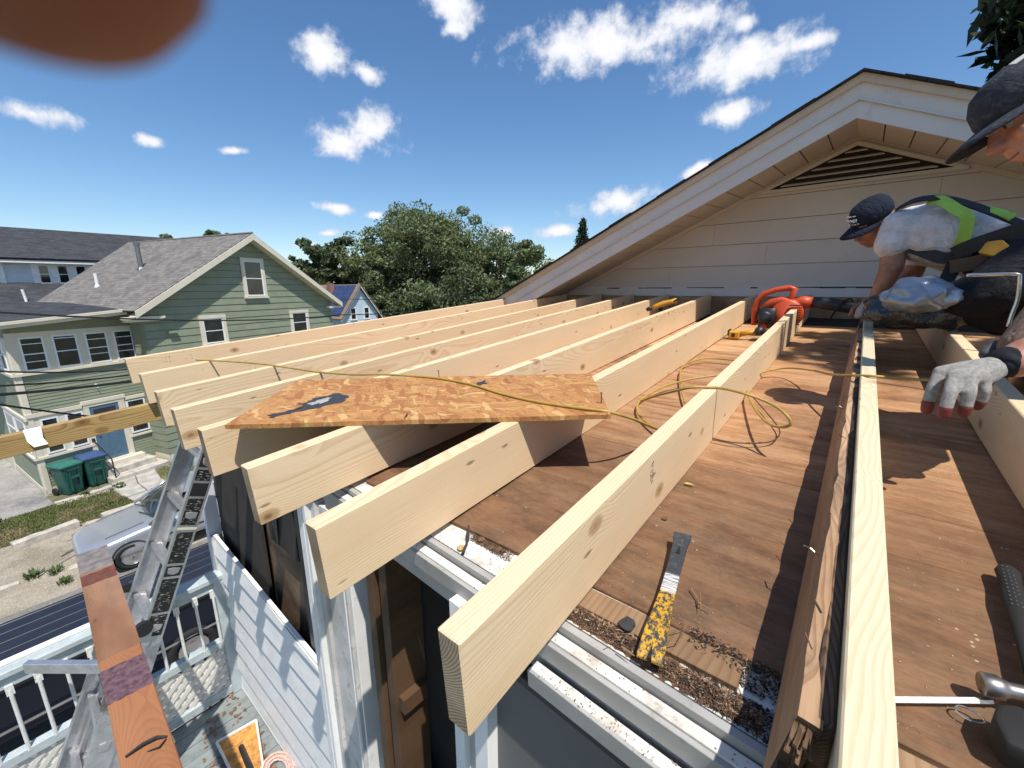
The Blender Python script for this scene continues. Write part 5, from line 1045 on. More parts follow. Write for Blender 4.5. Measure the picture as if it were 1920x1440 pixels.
loop = [(1236, 806, -.545), (1210, 790, td + .004), (1195, 770, td + .004), (1202, 750, td + .004), (1240, 727, td + .01), (1290, 712, td + .02), (1345, 704, -.53), (1360, 705, -.545)]
curve_tube('air_hose', [rp(*p) for p in loop], rad, HOSE, label='loop of yellow hose on the deck between the two nearest rafters', cat='hose')
loop2 = [(1284, 754, td + .004), (1279, 735, td + .004), (1276, 712, td + .004), (1277, 693, td + .004), (1290, 680, td + .004), (1325, 672, td + .004), (1372, 675, td + .004), (1400, 682, td + .004)]
curve_tube('air_hose', [rp(*p) for p in loop2], rad, HOSE, label='far arc of yellow hose behind the nearest rafter', cat='hose')
loop3 = [(1202, 752, -.50), (1230, 742, -.46), (1270, 732, -.42), (1300, 726, t1 + .002), (1345, 727, t1), (1385, 735, t1 + .002), (1420, 746, -.41), (1455, 762, -.425), (1476, 780, -.44), (1483, 792, -.455), (1475, 800, -.47), (1452, 799, -.49), (1430, 785, -.51), (1412, 760, -.53), (1402, 738, -.545), (1404, 720, -.55), (1418, 704, -.55), (1445, 694, -.545), (1480, 690, -.53), (1520, 694, -.50), (1558, 702, -.455), (1600, 704, -.418), (1632, 705, -.3995), (1660, 707, -.40), (1700, 710, -.405), (1760, 714, -.402), (1800, 716, -.45)]
curve_tube('air_hose', [rp(*p) for p in loop3], rad, HOSE, label='yellow hose looping over the nearest rafter and on across the whitish one', cat='hose')
hose_shade = plain('hose_shadow_brown', (.10, .045, .025), .5)
curve_tube('hose_shadow', [rp(*p, -.5585) for p in ((1336, 822), (1370, 829), (1410, 831), (1448, 827), (1462, 812), (1455, 795), (1430, 765), (1412, 745))], .0022, hose_shade, label='thin dark line laid on the plywood as the shadow of the yellow loop', cat='hose shadow')  # dark tube drawn where the raised hose loop casts its shadow

# ================================================================== flat pry bar
A, B = rp(1280, 1006, -.545), rp(1217, 1246, -.558); L_ = (B - A).length; PB = RF @ frame(RFi @ A, (RFi @ B) - (RFi @ A), Vector((0, 0, 1)).cross((RFi @ B) - (RFi @ A)))
pry = thing('pry_bar', 'flat pry bar with worn yellow paint lying on the debris at the deck edge', 'pry bar', PB)
k = NT('worn_yellow_bar'); o = k.map(); xx = k.sep(k.tc.outputs['Object'])[0]; nz_ = k.noise(k.map(sc=(95, 130, 95)), 1, 9, .78); yel = k.math('MULTIPLY', k.step(xx, .45 * L_, .55 * L_), k.step(nz_, .47, .53)); wh_ = k.math('MULTIPLY', k.math('MULTIPLY', k.step(xx, .38 * L_, .40 * L_), k.step(xx, .56 * L_, .53 * L_)), k.step(k.noise(k.map(sc=(500, 20, 20)), 1, 2, .5), .42, .5))
c = k.mix(yel, k.mix(k.step(nz_, .5, .7), (.045, .047, .05), (.13, .13, .13)), (.60, .33, .02)); c = k.mix(wh_, c, (.62, .62, .60)); BARM = k.fin(c, .5, .1)
st = [(0, .0165, .004), (.04, .0165, .002), (.10, .014, .001), (.3, .0125, .0), (.55, .0125, .003), (.7, .0145, .008), (.85, .017, .012), (.97, .019, .008), (1.0, .0185, .004)]
rings = [[(L_ * a, -w, z), (L_ * a, w, z), (L_ * a, w * .96, z + .0045), (L_ * a, -w * .96, z + .0045)] for a, w, z in st]; mb = MB(); mb.loft(rings); solid('bar', mb, BARM, PB, pry, .0008)
mb = MB(); mb.add([(L_ * 1.003, -.003, .0), (L_ * 1.003, .003, .0), (L_ * .95, 0, .0), (L_ * 1.003, -.003, .0135), (L_ * 1.003, .003, .0135), (L_ * .93, 0, .0165)], [(0, 1, 2), (3, 5, 4), (0, 3, 4, 1), (1, 4, 5, 2), (2, 5, 3, 0)]); solid('claw_notch', mb, SHADOWGAP, PB, pry)
mb = MB(); mb.add([(L_ * .12, 0, .0055), (L_ * .20, -.004, .0055), (L_ * .20, .004, .0055), (L_ * .12, 0, .006), (L_ * .20, -.004, .006), (L_ * .20, .004, .006)], [(0, 1, 2), (3, 5, 4), (0, 3, 4, 1), (1, 4, 5, 2), (2, 5, 3, 0)]); solid('nail_slot', mb, SHADOWGAP, PB, pry)
# pencil
A, B = rp(1674, 1312, -.556), rp(1868, 1314, -.556); PN = RF @ frame(RFi @ A, (RFi @ B) - (RFi @ A), (0, 1, 0)); L_ = (B - A).length; pn = thing('pencil', 'white carpenter pencil with a pink eraser lying beside the whitish rafter', 'pencil', PN)
hexr = lambda x, r_: [(x, r_ * math.cos(R(60 * i)), r_ * math.sin(R(60 * i))) for i in range(6)]
mb = MB(); mb.loft([hexr(.0, .0037), hexr(L_ * .82, .0037)]); solid('shaft', mb, plain('white_pencil_paint', (.75, .74, .72), .5, var=.08, scale=200, dirt=(.2, .18, .15), dirta=.7), PN, pn)
mb = MB(); mb.loft([hexr(L_ * .82, .0039), hexr(L_ * .95, .0039)]); solid('ferrule', mb, plain('pencil_ferrule', (.55, .50, .46), .3, .8), PN, pn); mb = MB(); mb.loft([hexr(L_ * .95, .0034), hexr(L_, .0034)]); solid('eraser', mb, plain('pink_eraser', (.45, .13, .10), .9), PN, pn)
# hammer: rubber grip, neck, steel head
A, B = rp(1888, 1068, -.548), rp(1960, 1330, -.54); HA = RF @ frame(RFi @ A, (RFi @ B) - (RFi @ A), Vector((0, 0, 1)).cross((RFi @ B) - (RFi @ A))); L_ = (B - A).length; hm1 = thing('hammer', 'hammer with a dimpled black rubber grip and a steel head at the right edge', 'hammer', HA)
el = lambda x, a, b, n=14: [(x, a * math.cos(2 * math.pi * i / n), b * math.sin(2 * math.pi * i / n)) for i in range(n)]
mb = MB(); mb.loft([el(-.004, .004, .004), el(0, .012, .010), el(.01, .0155, .012), el(.05, .013, .010), el(.10, .0155, .0115), el(.15, .012, .009), el(L_, .010, .008)]); solid('grip', mb, RUBBER, HA, hm1, smooth=True)
mb = MB()
for j in (-1, 0, 1):
    for i in range(11): mb.lathe([(0, .0), (.0013, .0), (.0008, .0008), (0, .0008)], 6, T(.012 + i * .011, j * .0055 - .003, .0112 - abs(j * .0055) * .15))
solid('grip_dots', mb, plain('grey_grip_dots', (.10, .11, .12), .6), HA, hm1)
A, B = rp(1838, 1281, -.538), rp(1925, 1302, -.535); HB = RF @ frame(RFi @ A, (RFi @ B) - (RFi @ A), (0, 1, 0)); mb = MB(); mb.loft([el(0, .0125, .0125), el(.002, .0140, .0140), el(.016, .0140, .0140), el(.020, .0115, .0115), el(.026, .009, .009), el(.05, .009, .0095), el(.09, .012, .012)]); solid('head', mb, STEEL, HB, hm1, smooth=True)
# black and yellow tool with ring
tp = thing('tape_measure', 'black and yellow tape measure lying at the lower right corner', 'tape measure', RF @ T(.217, .60, -.54)); mb = MB()
mb.loft([[(x * s_, y * s_, z) for x, y in ((-.028, -.03), (-.033, -.0), (-.026, .024), (-.01, .034), (.03, .034), (.036, .02), (.036, -.03))] for z, s_ in ((-.018, .92), (-.014, 1), (.014, 1), (.018, .9))]); solid('case', mb, RUBBER, WM[tp], tp, .003, True); mb = MB(); mb.loft([[(x * s_ + .012, y * s_ + .004, z) for x, y in ((-.018, -.024), (-.02, .02), (.024, .022), (.024, -.024))] for z, s_ in ((.012, 1), (.0195, .95), (.021, .8))]); solid('yellow_cover', mb, plain('yellow_tool_plastic', (.55, .27, .02), .45), WM[tp], tp, .002)
mb = MB(); mb.tube([(.0125 * math.cos(2 * math.pi * i / 20), .009 * math.sin(2 * math.pi * i / 20), 0) for i in range(21)], .0011, 6); solid('steel_ring', mb, CHR, RF @ T(*on_roof(1818, 1340, -.557)), None, label='small steel ring on the deck between the pencil and the tape measure', cat='ring')
for (x, y, l) in ((963, 953, 'round nail cap on the deck between the two nearest rafters'), (1246, 972, 'round plywood plug mark left of the pry bar top')):
    mb = MB(); mb.lathe([(0, 0), (.0062, 0), (.006, .0012), (0, .0016)], 14); solid('round_cap', mb, STEEL if x < 1000 else BROWNPLY, RF @ T(*on_roof(x, y, -.5665)), None, label=l, cat='cap')
mb = MB(); mb.add([(-.013, 0, .0), (-.006, .004, .002), (.006, .0035, .0015), (.014, .0, .0), (.006, -.004, .003), (-.006, -.004, .001)], [(0, 1, 2, 3, 4, 5)]); solid('yellow_leaf', mb, plain('yellow_leaf_tissue', (.45, .42, .09), .6), RF @ T(*on_roof(1292, 908, -.566)) @ Matrix.Scale(1.0, 4), None, label='single yellow leaf on the plywood right of the nearest rafter', cat='leaf')

# ================================================================== rot debris along the plate: nobody could count it
def debris(name, regions, mats, label, cat):
    mb = MB()
    for (x0, x1, y0, y1, n, zc, s0, s1, mi, hh) in regions:
        for i in range(n):
            x, y = random.uniform(x0, x1), random.uniform(y0, y1); z = zc + hh * random.random() * max(0, 1 - ((y - (y0 + y1) / 2) / ((y1 - y0) / 2)) ** 2); l_ = random.uniform(s0, s1); a = random.uniform(0, 6.28); w_ = l_ * random.uniform(.12, .5)
            M = T(x, y - (.052 * (x + .35) if zc < -.5654 and label.startswith('crumb') else 0), z) @ Rz(a) @ Rx(random.uniform(-.5, .5)) @ Ry(random.uniform(-.35, .35)); mb.add([(-l_, -w_, 0), (l_, -w_ * .5, 0), (l_ * .8, w_, 0), (-l_ * .7, w_ * .8, 0), (0, 0, w_ * .6)], [(0, 1, 4), (1, 2, 4), (2, 3, 4), (3, 0, 4)], M, mi if random.random() < .8 else random.randrange(len(mats)))
    return solid(name, mb, mats, RF, None, label=label, cat=cat, kind='stuff')
DM = [plain('rot_brown', (.13, .072, .042), .95, var=.5, scale=60), plain('rot_dark', (.03, .022, .017), .95, var=.5, scale=60), plain('wood_chip', (.26, .155, .085), .85, var=.3, scale=60), plain('pale_chip', (.36, .28, .19), .85, var=.3, scale=60)]
debris('rot_debris', [(-.36, -.02, .478, .507, 8000, -.570, .0006, .0026, 0, .011), (-.36, -.02, .48, .505, 2000, -.569, .0008, .0036, 1, .010), (-.30, -.03, .482, .508, 220, -.566, .001, .0055, 2, .006), (-.36, -.02, .53, .60, 160, -.5655, .0006, .002, 0, .001), (-.60, -.47, .515, .545, 1500, -.573, .0006, .002, 0, .006), (-.13, .0, .53, .59, 1800, -.571, .0008, .0036, 1, .010), (-.12, .0, .475, .52, 1500, -.573, .0008, .0032, 1, .008), (-.92, -.80, .495, .53, 160, -.573, .001, .003, 0, .003),
    (.08, .36, .50, .56, 1500, -.572, .0007, .003, 0, .006)], DM, 'crumbled rotten wood and grit heaped along the white plate', 'debris')
for (xa, xb, ya, yb, hh_) in ((-.37, -.015, .474, .515, .009), (-.60, -.48, .515, .55, .004)):
    mb = MB(); nx, ny = 60, 12; vs = []
    for j in range(ny + 1):
        for i in range(nx + 1):
            u_, v_ = i / nx, j / ny; e_ = min(1, 4 * min(u_, 1 - u_) + .0) * math.sin(math.pi * v_) ** .6; vs.append((xa + (xb - xa) * u_, ya + (yb - ya) * v_ + random.uniform(-.0025, .0025) - .052 * (xa + (xb - xa) * u_ + .35), -.5755 + e_ * hh_ * random.uniform(.55, 1.25)))
    mb.add(vs, [(j * (nx + 1) + i, j * (nx + 1) + i + 1, (j + 1) * (nx + 1) + i + 1, (j + 1) * (nx + 1) + i) for j in range(ny) for i in range(nx)]); solid('rot_bed', mb, DM[0], RF, None, label='compacted brown rot under the loose chips', cat='debris', kind='stuff')
debris('track_grit', [(.0, .9, -.062, -.038, 700, -.058, .0005, .0018, 0, .002)], DM, 'grit lying in the window head track', 'grit'); bpy.data.objects['track_grit'].matrix_world = FM
mb = MB()
for i in range(1500):
    x = random.uniform(-.75, .33); y = .56 + random.random() ** 2.2 * 3.2; s_ = random.uniform(.0004, .0012); M = T(x, y, dz(y) + .0012) @ Rz(random.uniform(0, 3)); mb.add([(-s_ * 1.5, -s_ * .4, 0), (s_ * 1.5, -s_ * .4, 0), (s_, s_ * .5, .0006), (-s_, s_ * .4, .0006)], [(0, 1, 2, 3)], M)
solid('sawdust', mb, DM[3], RF, None, label='pale sawdust flecks scattered over the plywood', cat='sawdust', kind='stuff')
def chunk(x, y, c, s, m, label, cat='debris', flat=.3, seed=0):
    rr_ = random.Random(seed); n = 8; ring0 = [(s * rr_.uniform(.75, 1.1) * math.cos(6.283 * i / n), s * rr_.uniform(.75, 1.1) * math.sin(6.283 * i / n)) for i in range(n)]; mb = MB(); mb.loft([[(a, b, z) for a, b in ring0] if q == 1 else [(a * q, b * q, z) for a, b in ring0] for z, q in ((0, .9), (s * flat * .6, 1), (s * flat, .8))]); p = on_roof(x, y, c)
    return solid('debris_chunk', mb, m, RF @ T(*p) @ Rz(seed) @ Rx(.12), None, .0, label=label, cat=cat)
chunk(1176, 1172, -.562, .0145, plain('shingle_chunk', (.032, .032, .035), .95, var=.4, scale=150, dirt=(.12, .12, .12), dirta=.5), 'black shingle chunk left of the pry bar', seed=2)
chunk(865, 1028, -.57, .011, plain('orange_foam_chunk', (.52, .33, .14), .9, var=.3, scale=120, bump=.5), 'orange tan wood chunk on the white plate', seed=3); chunk(903, 1012, -.57, .009, DM[0], 'brown bark chunk behind the orange one', seed=5); chunk(937, 1030, -.57, .006, DM[0], 'small brown chunk at the right of the grit heap', seed=6)
def strip(pts, w_, m, label, nm='shingle_scrap'):
    mb = MB(); P = [Vector(p) for p in pts]
    Q = [P[0].lerp(P[1], .0)] + [P[i].lerp(P[i + 1], .5) + Vector((random.uniform(-1, 1), random.uniform(-1, 1), 0)) * w_ * .15 for i in range(len(P) - 1)] + [P[-1]]; Q = [Q[0]] + [p for i in range(1, len(P)) for p in ((Q[i], P[i]) if i < len(P) - 1 else (Q[i],))] + [P[-1]]
    mb.tube(Q, [w_ * .5 * random.uniform(.75, 1.1) for _ in Q[:-1]] + [w_ * .2], 5, flat=.35)
    return solid(nm, mb, m, ID, None, label=label, cat='scrap')
strip([rp(868, 1038, -.568), rp(877, 1015, -.562), rp(879, 985, -.545)], .014, TAR, 'black twisted shingle scrap standing on the white plate')
for i, (pp, l) in enumerate([([(1296, 1103), (1308, 1122), (1312, 1144)], 'bark splinter on the deck right of the pry bar'), ([(1313, 1112), (1312, 1146)], 'straight splinter beside the forked one'), ([(1310, 1130), (1336, 1146)], 'thin splinter tip pointing right'),
                             ([(1250, 1188), (1282, 1180), (1288, 1168)], 'curled wood splinter above the strip edge'), ([(1250, 1210), (1272, 1204), (1286, 1176)], 'wood splinter leaning on the peeled strip'), ([(1140, 1206), (1158, 1198)], 'short splinter in the grit'), ([(1165, 1212), (1190, 1230)], 'dark splinter under the pry bar tip')]):
    strip([rp(x, y, -.560 + .002 * i) for x, y in pp], .003, DM[2], l, 'splinter')

# ================================================================== leaf blower, nail guns by the wall
ORG = plain('orange_blower_plastic', (.55, .07, .018), .45, var=.1); BM0 = RF @ T(-.47, 3.45, -.57)
bl = thing('leaf_blower', 'orange and black petrol leaf blower lying beyond the nearest rafter', 'leaf blower', BM0)
def bt(nm, pts, r_, m, seg=10, **k): mb = MB(); mb.tube(pts, r_, seg); return solid(nm, mb, m, BM0, bl, 0, True, **k)
mb = MB(); mb.lathe([(0, -.07), (.08, -.07), (.10, -.05), (.10, .04), (.085, .06), (0, .065)], 22, T(.10, .02, .13) @ Rx(R(90))); solid('fan_housing', mb, ORG, BM0, bl, smooth=True)
for i in range(9):
    mb = MB(); mb.box(.115 + .008 * (i % 2), .185, -.052, -.045, .06 + i * .016, .067 + i * .016); solid('grille_bar', mb, plain('grille_shadow', (.10, .02, .01), .6) if i == 0 else bpy.data.materials['grille_shadow'], BM0, bl)
mb = MB(); mb.loft([[(x, y, z) for y, z in ((-.06, .03), (.05, .03), (.06, .1), (.04, .17), (-.05, .17), (-.07, .1))] for x in (-.06, .0, .04)]); solid('engine', mb, BLACK, BM0, bl, .008, True)
mb = MB(); mb.lathe([(0, 0), (.04, 0), (.045, .015), (.03, .03), (0, .03)], 16, T(-.02, -.065, .11) @ Rx(R(90))); solid('starter_cover', mb, BLACK, BM0, bl, smooth=True)
mb = MB(); mb.loft([[(x * s_, y * s_ * .8, z) for x, y in ((-.07, -.05), (.06, -.05), (.07, .05), (-.07, .05))] for z, s_ in ((.0, .85), (.012, 1), (.04, 1), (.05, .9))], M=T(.02, -.01, .0)); solid('fuel_tank', mb, plain('milky_fuel_tank', (.45, .43, .40), .4), BM0, bl, .01, True)
mb = MB(); mb.lathe([(0, 0), (.018, 0), (.018, .018), (0, .018)], 12, T(-.02, -.06, .045) @ Rx(R(90))); solid('fuel_cap', mb, plain('red_fuel_cap', (.45, .03, .02), .5), BM0, bl)
bt('handle', [(-.095, .0, .04), (-.10, 0, .16), (-.085, 0, .22), (-.05, 0, .262), (.02, 0, .29), (.10, 0, .302), (.125, 0, .298), (.115, 0, .24), (.105, 0, .19)], [.016, .019, .02, .02, .018, .02, .022, .019, .018], ORG, 12)
bt('top_shroud', [(-.06, .0, .16), (0, 0, .20), (.06, 0, .215), (.12, 0, .20), (.16, 0, .19)], [.02, .03, .034, .03, .03], ORG, 12)
bt('outlet', [(.13, .02, .19), (.19, .02, .205), (.235, .02, .205)], [.04, .043, .036], ORG, 14)
bt('blower_tube', [(.235, .02, .205), (.30, .02, .20), (.40, .01, .185), (.52, -.01, .165), (.60, -.02, .155)], [.038, .042, .040, .036, .037], BLACK, 16)
bt('black_hose', [(.34, -.05, .10), (.37, -.05, .17), (.40, -.035, .225), (.43, 0, .235), (.46, .03, .20)], .006, RUBBER, 7)
YELT = bpy.data.materials['yellow_tool_plastic']
ng = thing('impact_driver', 'yellow and black cordless driver lying left of the leaf blower', 'power tool', RF @ T(-.60, 3.18, -.585)); 
mb = MB(); mb.box(-.065, .005, -.03, .03, .0, .05); solid('battery', mb, YELT, WM[ng], ng, .006); mb = MB(); mb.box(-.045, -.02, -.032, .032, .012, .04); mb.box(-.07, -.058, -.031, .031, .02, .06); solid('battery_clip', mb, BLACK, WM[ng], ng, .003)
mb = MB(); mb.tube([(0, 0, .03), (.05, .01, .04), (.10, .02, .05)], [.018, .017, .02], 10); solid('grip', mb, YELT, WM[ng], ng, 0, True); mb = MB(); mb.lathe([(0, -.06), (.022, -.06), (.03, -.04), (.03, .04), (.018, .06), (0, .06)], 14, T(.12, .02, .055) @ Rx(R(80))); solid('motor', mb, BLACK, WM[ng], ng, 0, True)
ng = thing('nail_gun', 'yellow nail gun resting between the rafters near the wall', 'power tool', RF @ T(-1.26, 3.55, -.55)); 
mb = MB(); mb.tube([(-.09, -.03, .115), (-.05, -.02, .13), (.0, 0, .15), (.06, .01, .165), (.10, .02, .175)], [.016, .022, .024, .02, .022], 10); solid('body', mb, YELT, WM[ng], ng, 0, True); mb = MB(); mb.tube([(-.13, -.03, .10), (-.09, -.03, .115)], [.016, .02], 10); mb.tube([(.08, .0, .17), (.12, .0, .19), (.14, .0, .21)], .008, 6); mb.tube([(-.03, 0, .13), (-.02, 0, .05), (0, 0, .0)], .018, 8); solid('magazine', mb, BLACK, WM[ng], ng, 0, True)

# ================================================================== glossy black bag and bent rod behind the whitish rafter
k = NT('glossy_black_plastic'); f = k.noise(k.map(sc=(9, 9, 9)), 1, 5, .6, .6); k.bump(f, 1.0, .03); BAGM = k.fin((.015, .017, .02), .13, 0, .8)
def blob(nm, M, rx, ry, rz, m, parent=None, seed=1, amp=.18, **kw):
    bm = bmesh.new(); bmesh.ops.create_icosphere(bm, subdivisions=4, radius=1); me = bpy.data.meshes.new(nm)
    from mathutils import noise as mn
    for v in bm.verts:
        d = 1 + amp * mn.noise(v.co * 1.7 + Vector((seed, 0, 0))) + amp * .5 * mn.noise(v.co * 4 + Vector((0, seed, 0))); v.co = Vector((v.co.x * rx, v.co.y * ry, max(v.co.z, -.75) * rz)) * d
    bm.to_mesh(me); bm.free(); me.polygons.foreach_set('use_smooth', [True] * len(me.polygons)); return link(nm, me, M, parent, m, **kw)
BAGSHEEN = plain('bag_sheen_silver', (.30, .34, .39), .3, .5, var=.1, scale=5)
def Pat(px, py, r_): return pdir(px, py) * r_
bagp = Pat(1715, 580, 2.75)
blob('plastic_bag', T(*bagp) @ Rz(.3), .20, .13, .11, BAGM, seed=3, label='glossy black plastic bag lying between the bent man and the rafter', cat='bag')
blob('bag_sheen', T(*Pat(1724, 556, 2.62)) @ Rz(.2), .125, .09, .085, BAGSHEEN, seed=8, amp=.2, label='silvery white cap added as the sky reflection on top of the black bag', cat='bag')  # added silvery shape stands in for sky reflected on the black bag
mb = MB(); rod = [Pat(1812, 516, 2.3), Pat(1850, 515, 2.3), Pat(1905, 514, 2.3), Pat(1912, 522, 2.3), Pat(1908, 560, 2.3), Pat(1897, 590, 2.3), Pat(1890, 612, 2.3)]; curve_tube('bent_rod', rod, .006, CHR, label='bent bright metal rod behind the black knee', cat='rod')

# dustpan on the lower deck, rope coil, leaves
ctr = sum(q4, Vector()) / 4; dp = thing('dustpan', 'rust orange and white dustpan lying on the lower deck', 'dustpan', T(*ctr)); DPM = plain('rusty_orange_pan', (.50, .23, .05), .7, var=.4, scale=25, dirt=(.6, .56, .5), dirta=.9)
pts = [v - ctr for v in (on_z(407, 1396, -2.63), on_z(481, 1354, -2.63), on_z(494, 1440, -2.63), on_z(470, 1480, -2.63), on_z(440, 1462, -2.63))]
mb = MB(); mb.prism([(p.x, p.y) for p in pts], 0, .012); solid('pan', mb, DPM, T(*ctr), dp, .004); mb = MB()
for i in range(len(pts)): a, b = pts[i], pts[(i + 1) % len(pts)]; mb.bar((a.x, a.y, .014), (b.x, b.y, .014), .012, .02)
solid('rim', mb, BALUS, T(*ctr), dp, .003)
mb = MB(); a = on_z(452, 1400, -2.60) - ctr; b = on_z(480, 1470, -2.5) - ctr; mb.tube([a, b], .014, 10); solid('handle', mb, BLACK, T(*ctr), dp, 0, True)
mb = MB(); c_ = on_z(520, 1440, -2.62)
for j in range(4): mb.tube([(c_.x + (.07 + .012 * j) * math.cos(t * .5), c_.y + (.045 + .01 * j) * math.sin(t * .5), -2.635 + .008 * (j % 2)) for t in range(14)], .007, 6)
solid('rope_coil', mb, plain('pink_white_rope', (.60, .40, .34), .8, var=.3, scale=150), ID, None, 0, True, label='pink and white rope coil beside the dustpan', cat='rope')
mb = MB()
for i in range(110):
    p = on_z(random.uniform(380, 520), random.uniform(1290, 1440), -2.65)
    if p.y < .6: mb.add([(-.02, 0, 0), (0, -.012, .008), (.022, 0, .003), (0, .012, .009)], [(0, 1, 2, 3)], T(p.x, p.y, -2.652) @ Rz(random.uniform(0, 6)) @ Matrix.Scale(random.uniform(.3, 1.1), 4))
solid('dead_leaves', mb, plain('dead_leaf', (.20, .12, .07), .9, var=.5, scale=20), ID, None, label='dead brown leaves scattered on the lower deck', cat='leaves', kind='stuff')
# ================================================================== people
SKIN = NT('sun_tanned_skin'); _f = SKIN.noise(SKIN.map(), 30, 5, .6); SKIN.b.inputs['Subsurface Weight'].default_value = .08; SKIN.b.inputs['Subsurface Scale'].default_value = .01
SKIN.bump(_f, .12, .002); SKIN = SKIN.fin(SKIN.mix(SKIN.step(_f, .35, .65), (.27, .125, .075), (.36, .175, .11)), .5)
SKIN2 = NT('ruddy_skin'); _f = SKIN2.noise(SKIN2.map(), 26, 5, .6); SKIN2.bump(_f, .15, .003); SKIN2 = SKIN2.fin(SKIN2.mix(SKIN2.step(_f, .35, .65), (.36, .15, .10), (.50, .25, .18)), .5)
def cloth(name, a, b, sc=9, bmp=.5):
    k = NT(name); n_ = k.noise(k.map(sc=(1, 1, 1)), sc, 6, .65, .8); k.bump(k.noise(k.map(sc=(1, 3.2, 1)), 13, 3, .5, 2.0), bmp, .035); return k.fin(k.mix(k.step(n_, .42, .66), a, b), .85, 0, .2)
SHIRT = cloth('grubby_white_tshirt', (.66, .65, .67), (.50, .47, .455), 5, .5); TROU = cloth('black_trousers', (.014, .014, .018), (.025, .024, .027)); CAPN = cloth('navy_cap', (.012, .016, .03), (.02, .024, .038)); CAPG = cloth('charcoal_cap', (.035, .039, .050), (.065, .07, .085), 40, .15)
LIME = plain('lime_harness_webbing', (.30, .50, .07), .6, var=.12, scale=20); WEBB = plain('black_webbing', (.015, .015, .017), .6, var=.3, scale=30); GLOVE = plain('knitted_grey_glove', (.50, .47, .43), .95, var=.25, scale=120, bump=1.0, dirt=(.25, .21, .18), dirta=.6); REDR = plain('red_rubber_dip', (.16, .025, .02), .6, var=.2, scale=60)
BEARD = plain('short_beard', (.22, .11, .07), .9, var=.4, scale=200, bump=.5); EYEW = plain('eye_white', (.30, .26, .24), .4); EYED = plain('eye_iris', (.03, .02, .015), .2)
class Body:
    """limbs and masses laid down as tapered capsules and ellipsoids, then fused into one skin by a voxel remesh"""
    def __init__(s): s.mb = MB()
    def ball(s, c, rx, ry=None, rz=None, M=None):
        ry = rx if ry is None else ry; rz = rx if rz is None else rz; Mo = (M if M is not None else ID); n = 14
        s.mb.loft([[(rx * math.sin(t) * math.cos(2 * math.pi * k / 20), ry * math.sin(t) * math.sin(2 * math.pi * k / 20), rz * math.cos(t)) for k in range(20)] for t in [math.pi * (i + .02) / (n + .04) for i in range(n + 1)]], True, True, T(*c) @ Mo)
        return s
    def limb(s, pts, rs, flat=1.0):
        for i in range(len(pts) - 1):
            a, b = Vector(pts[i]), Vector(pts[i + 1]); n = max(2, int((b - a).length / (min(rs[i], rs[i + 1]) * .45)))
            for k_ in range(n + 1): t = k_ / n; r_ = rs[i] * (1 - t) + rs[i + 1] * t; s.mb.lathe([(r_ * math.sin(q), r_ * math.cos(q)) for q in (.02, .6, 1.1, 1.57, 2.04, 2.54, 3.12)], 12, T(*a.lerp(b, t)))
        return s
    def build(s, name, mat, parent, vox=.008, sm=6, M=None):
        M = WM[parent] if M is None else M; Mi = M.inverted(); me = bpy.data.meshes.new(name); me.from_pydata([tuple(Mi @ Vector(v)) for v in s.mb.v], [], s.mb.f)
        o = link(name, me, M, parent, mat); r_ = o.modifiers.new('fuse', 'REMESH'); r_.mode = 'VOXEL'; r_.voxel_size = vox; r_.use_smooth_shade = True
        m_ = o.modifiers.new('soften', 'SMOOTH'); m_.factor = .5; m_.iterations = sm; return o
def head_frame(c, fwd, up):
    f = Vector(fwd).normalized(); x = f.cross(Vector(up)).normalized(); u = x.cross(f); m = Matrix.Identity(4)
    for i in range(3): m[i][0], m[i][1], m[i][2], m[i][3] = x[i], f[i], u[i], c[i]
    return m
def add_head(b, HMx, s=1.0):
    """x to the person's right, y forward, z up; centre of the skull at the origin"""
    g = lambda x, y, z: HMx @ Vector((x * s, y * s, z * s)); R3 = HMx.to_3x3().to_4x4()
    b.ball(g(0, -.01, .015), .076 * s, .095 * s, .092 * s, R3); b.ball(g(0, .03, -.045), .060 * s, .066 * s, .072 * s, R3); b.ball(g(0, .062, -.098), .028 * s, .026 * s, .022 * s, R3)
    b.limb([g(-.042, .045, -.085), g(0, .060, -.10), g(.042, .045, -.085)], [.024 * s] * 3); b.limb([g(0, .088, .010), g(0, .112, -.028)], [.011 * s, .0165 * s]); b.ball(g(-.012, .100, -.032), .010 * s); b.ball(g(.012, .100, -.032), .010 * s)
    b.limb([g(-.045, .072, .030), g(0, .086, .026), g(.045, .072, .030)], [.012 * s] * 3); b.ball(g(-.040, .066, -.03), .022 * s); b.ball(g(.040, .066, -.03), .022 * s)
    b.limb([g(-.02, .090, -.062), g(0, .096, -.062), g(.02, .090, -.062)], [.008 * s] * 3); b.limb([g(-.018, .087, -.076), g(0, .092, -.077), g(.018, .087, -.076)], [.0085 * s] * 3)
    for q in (-1, 1): b.ball(g(q * .078, -.010, -.015), .010 * s, .020 * s, .032 * s, R3)
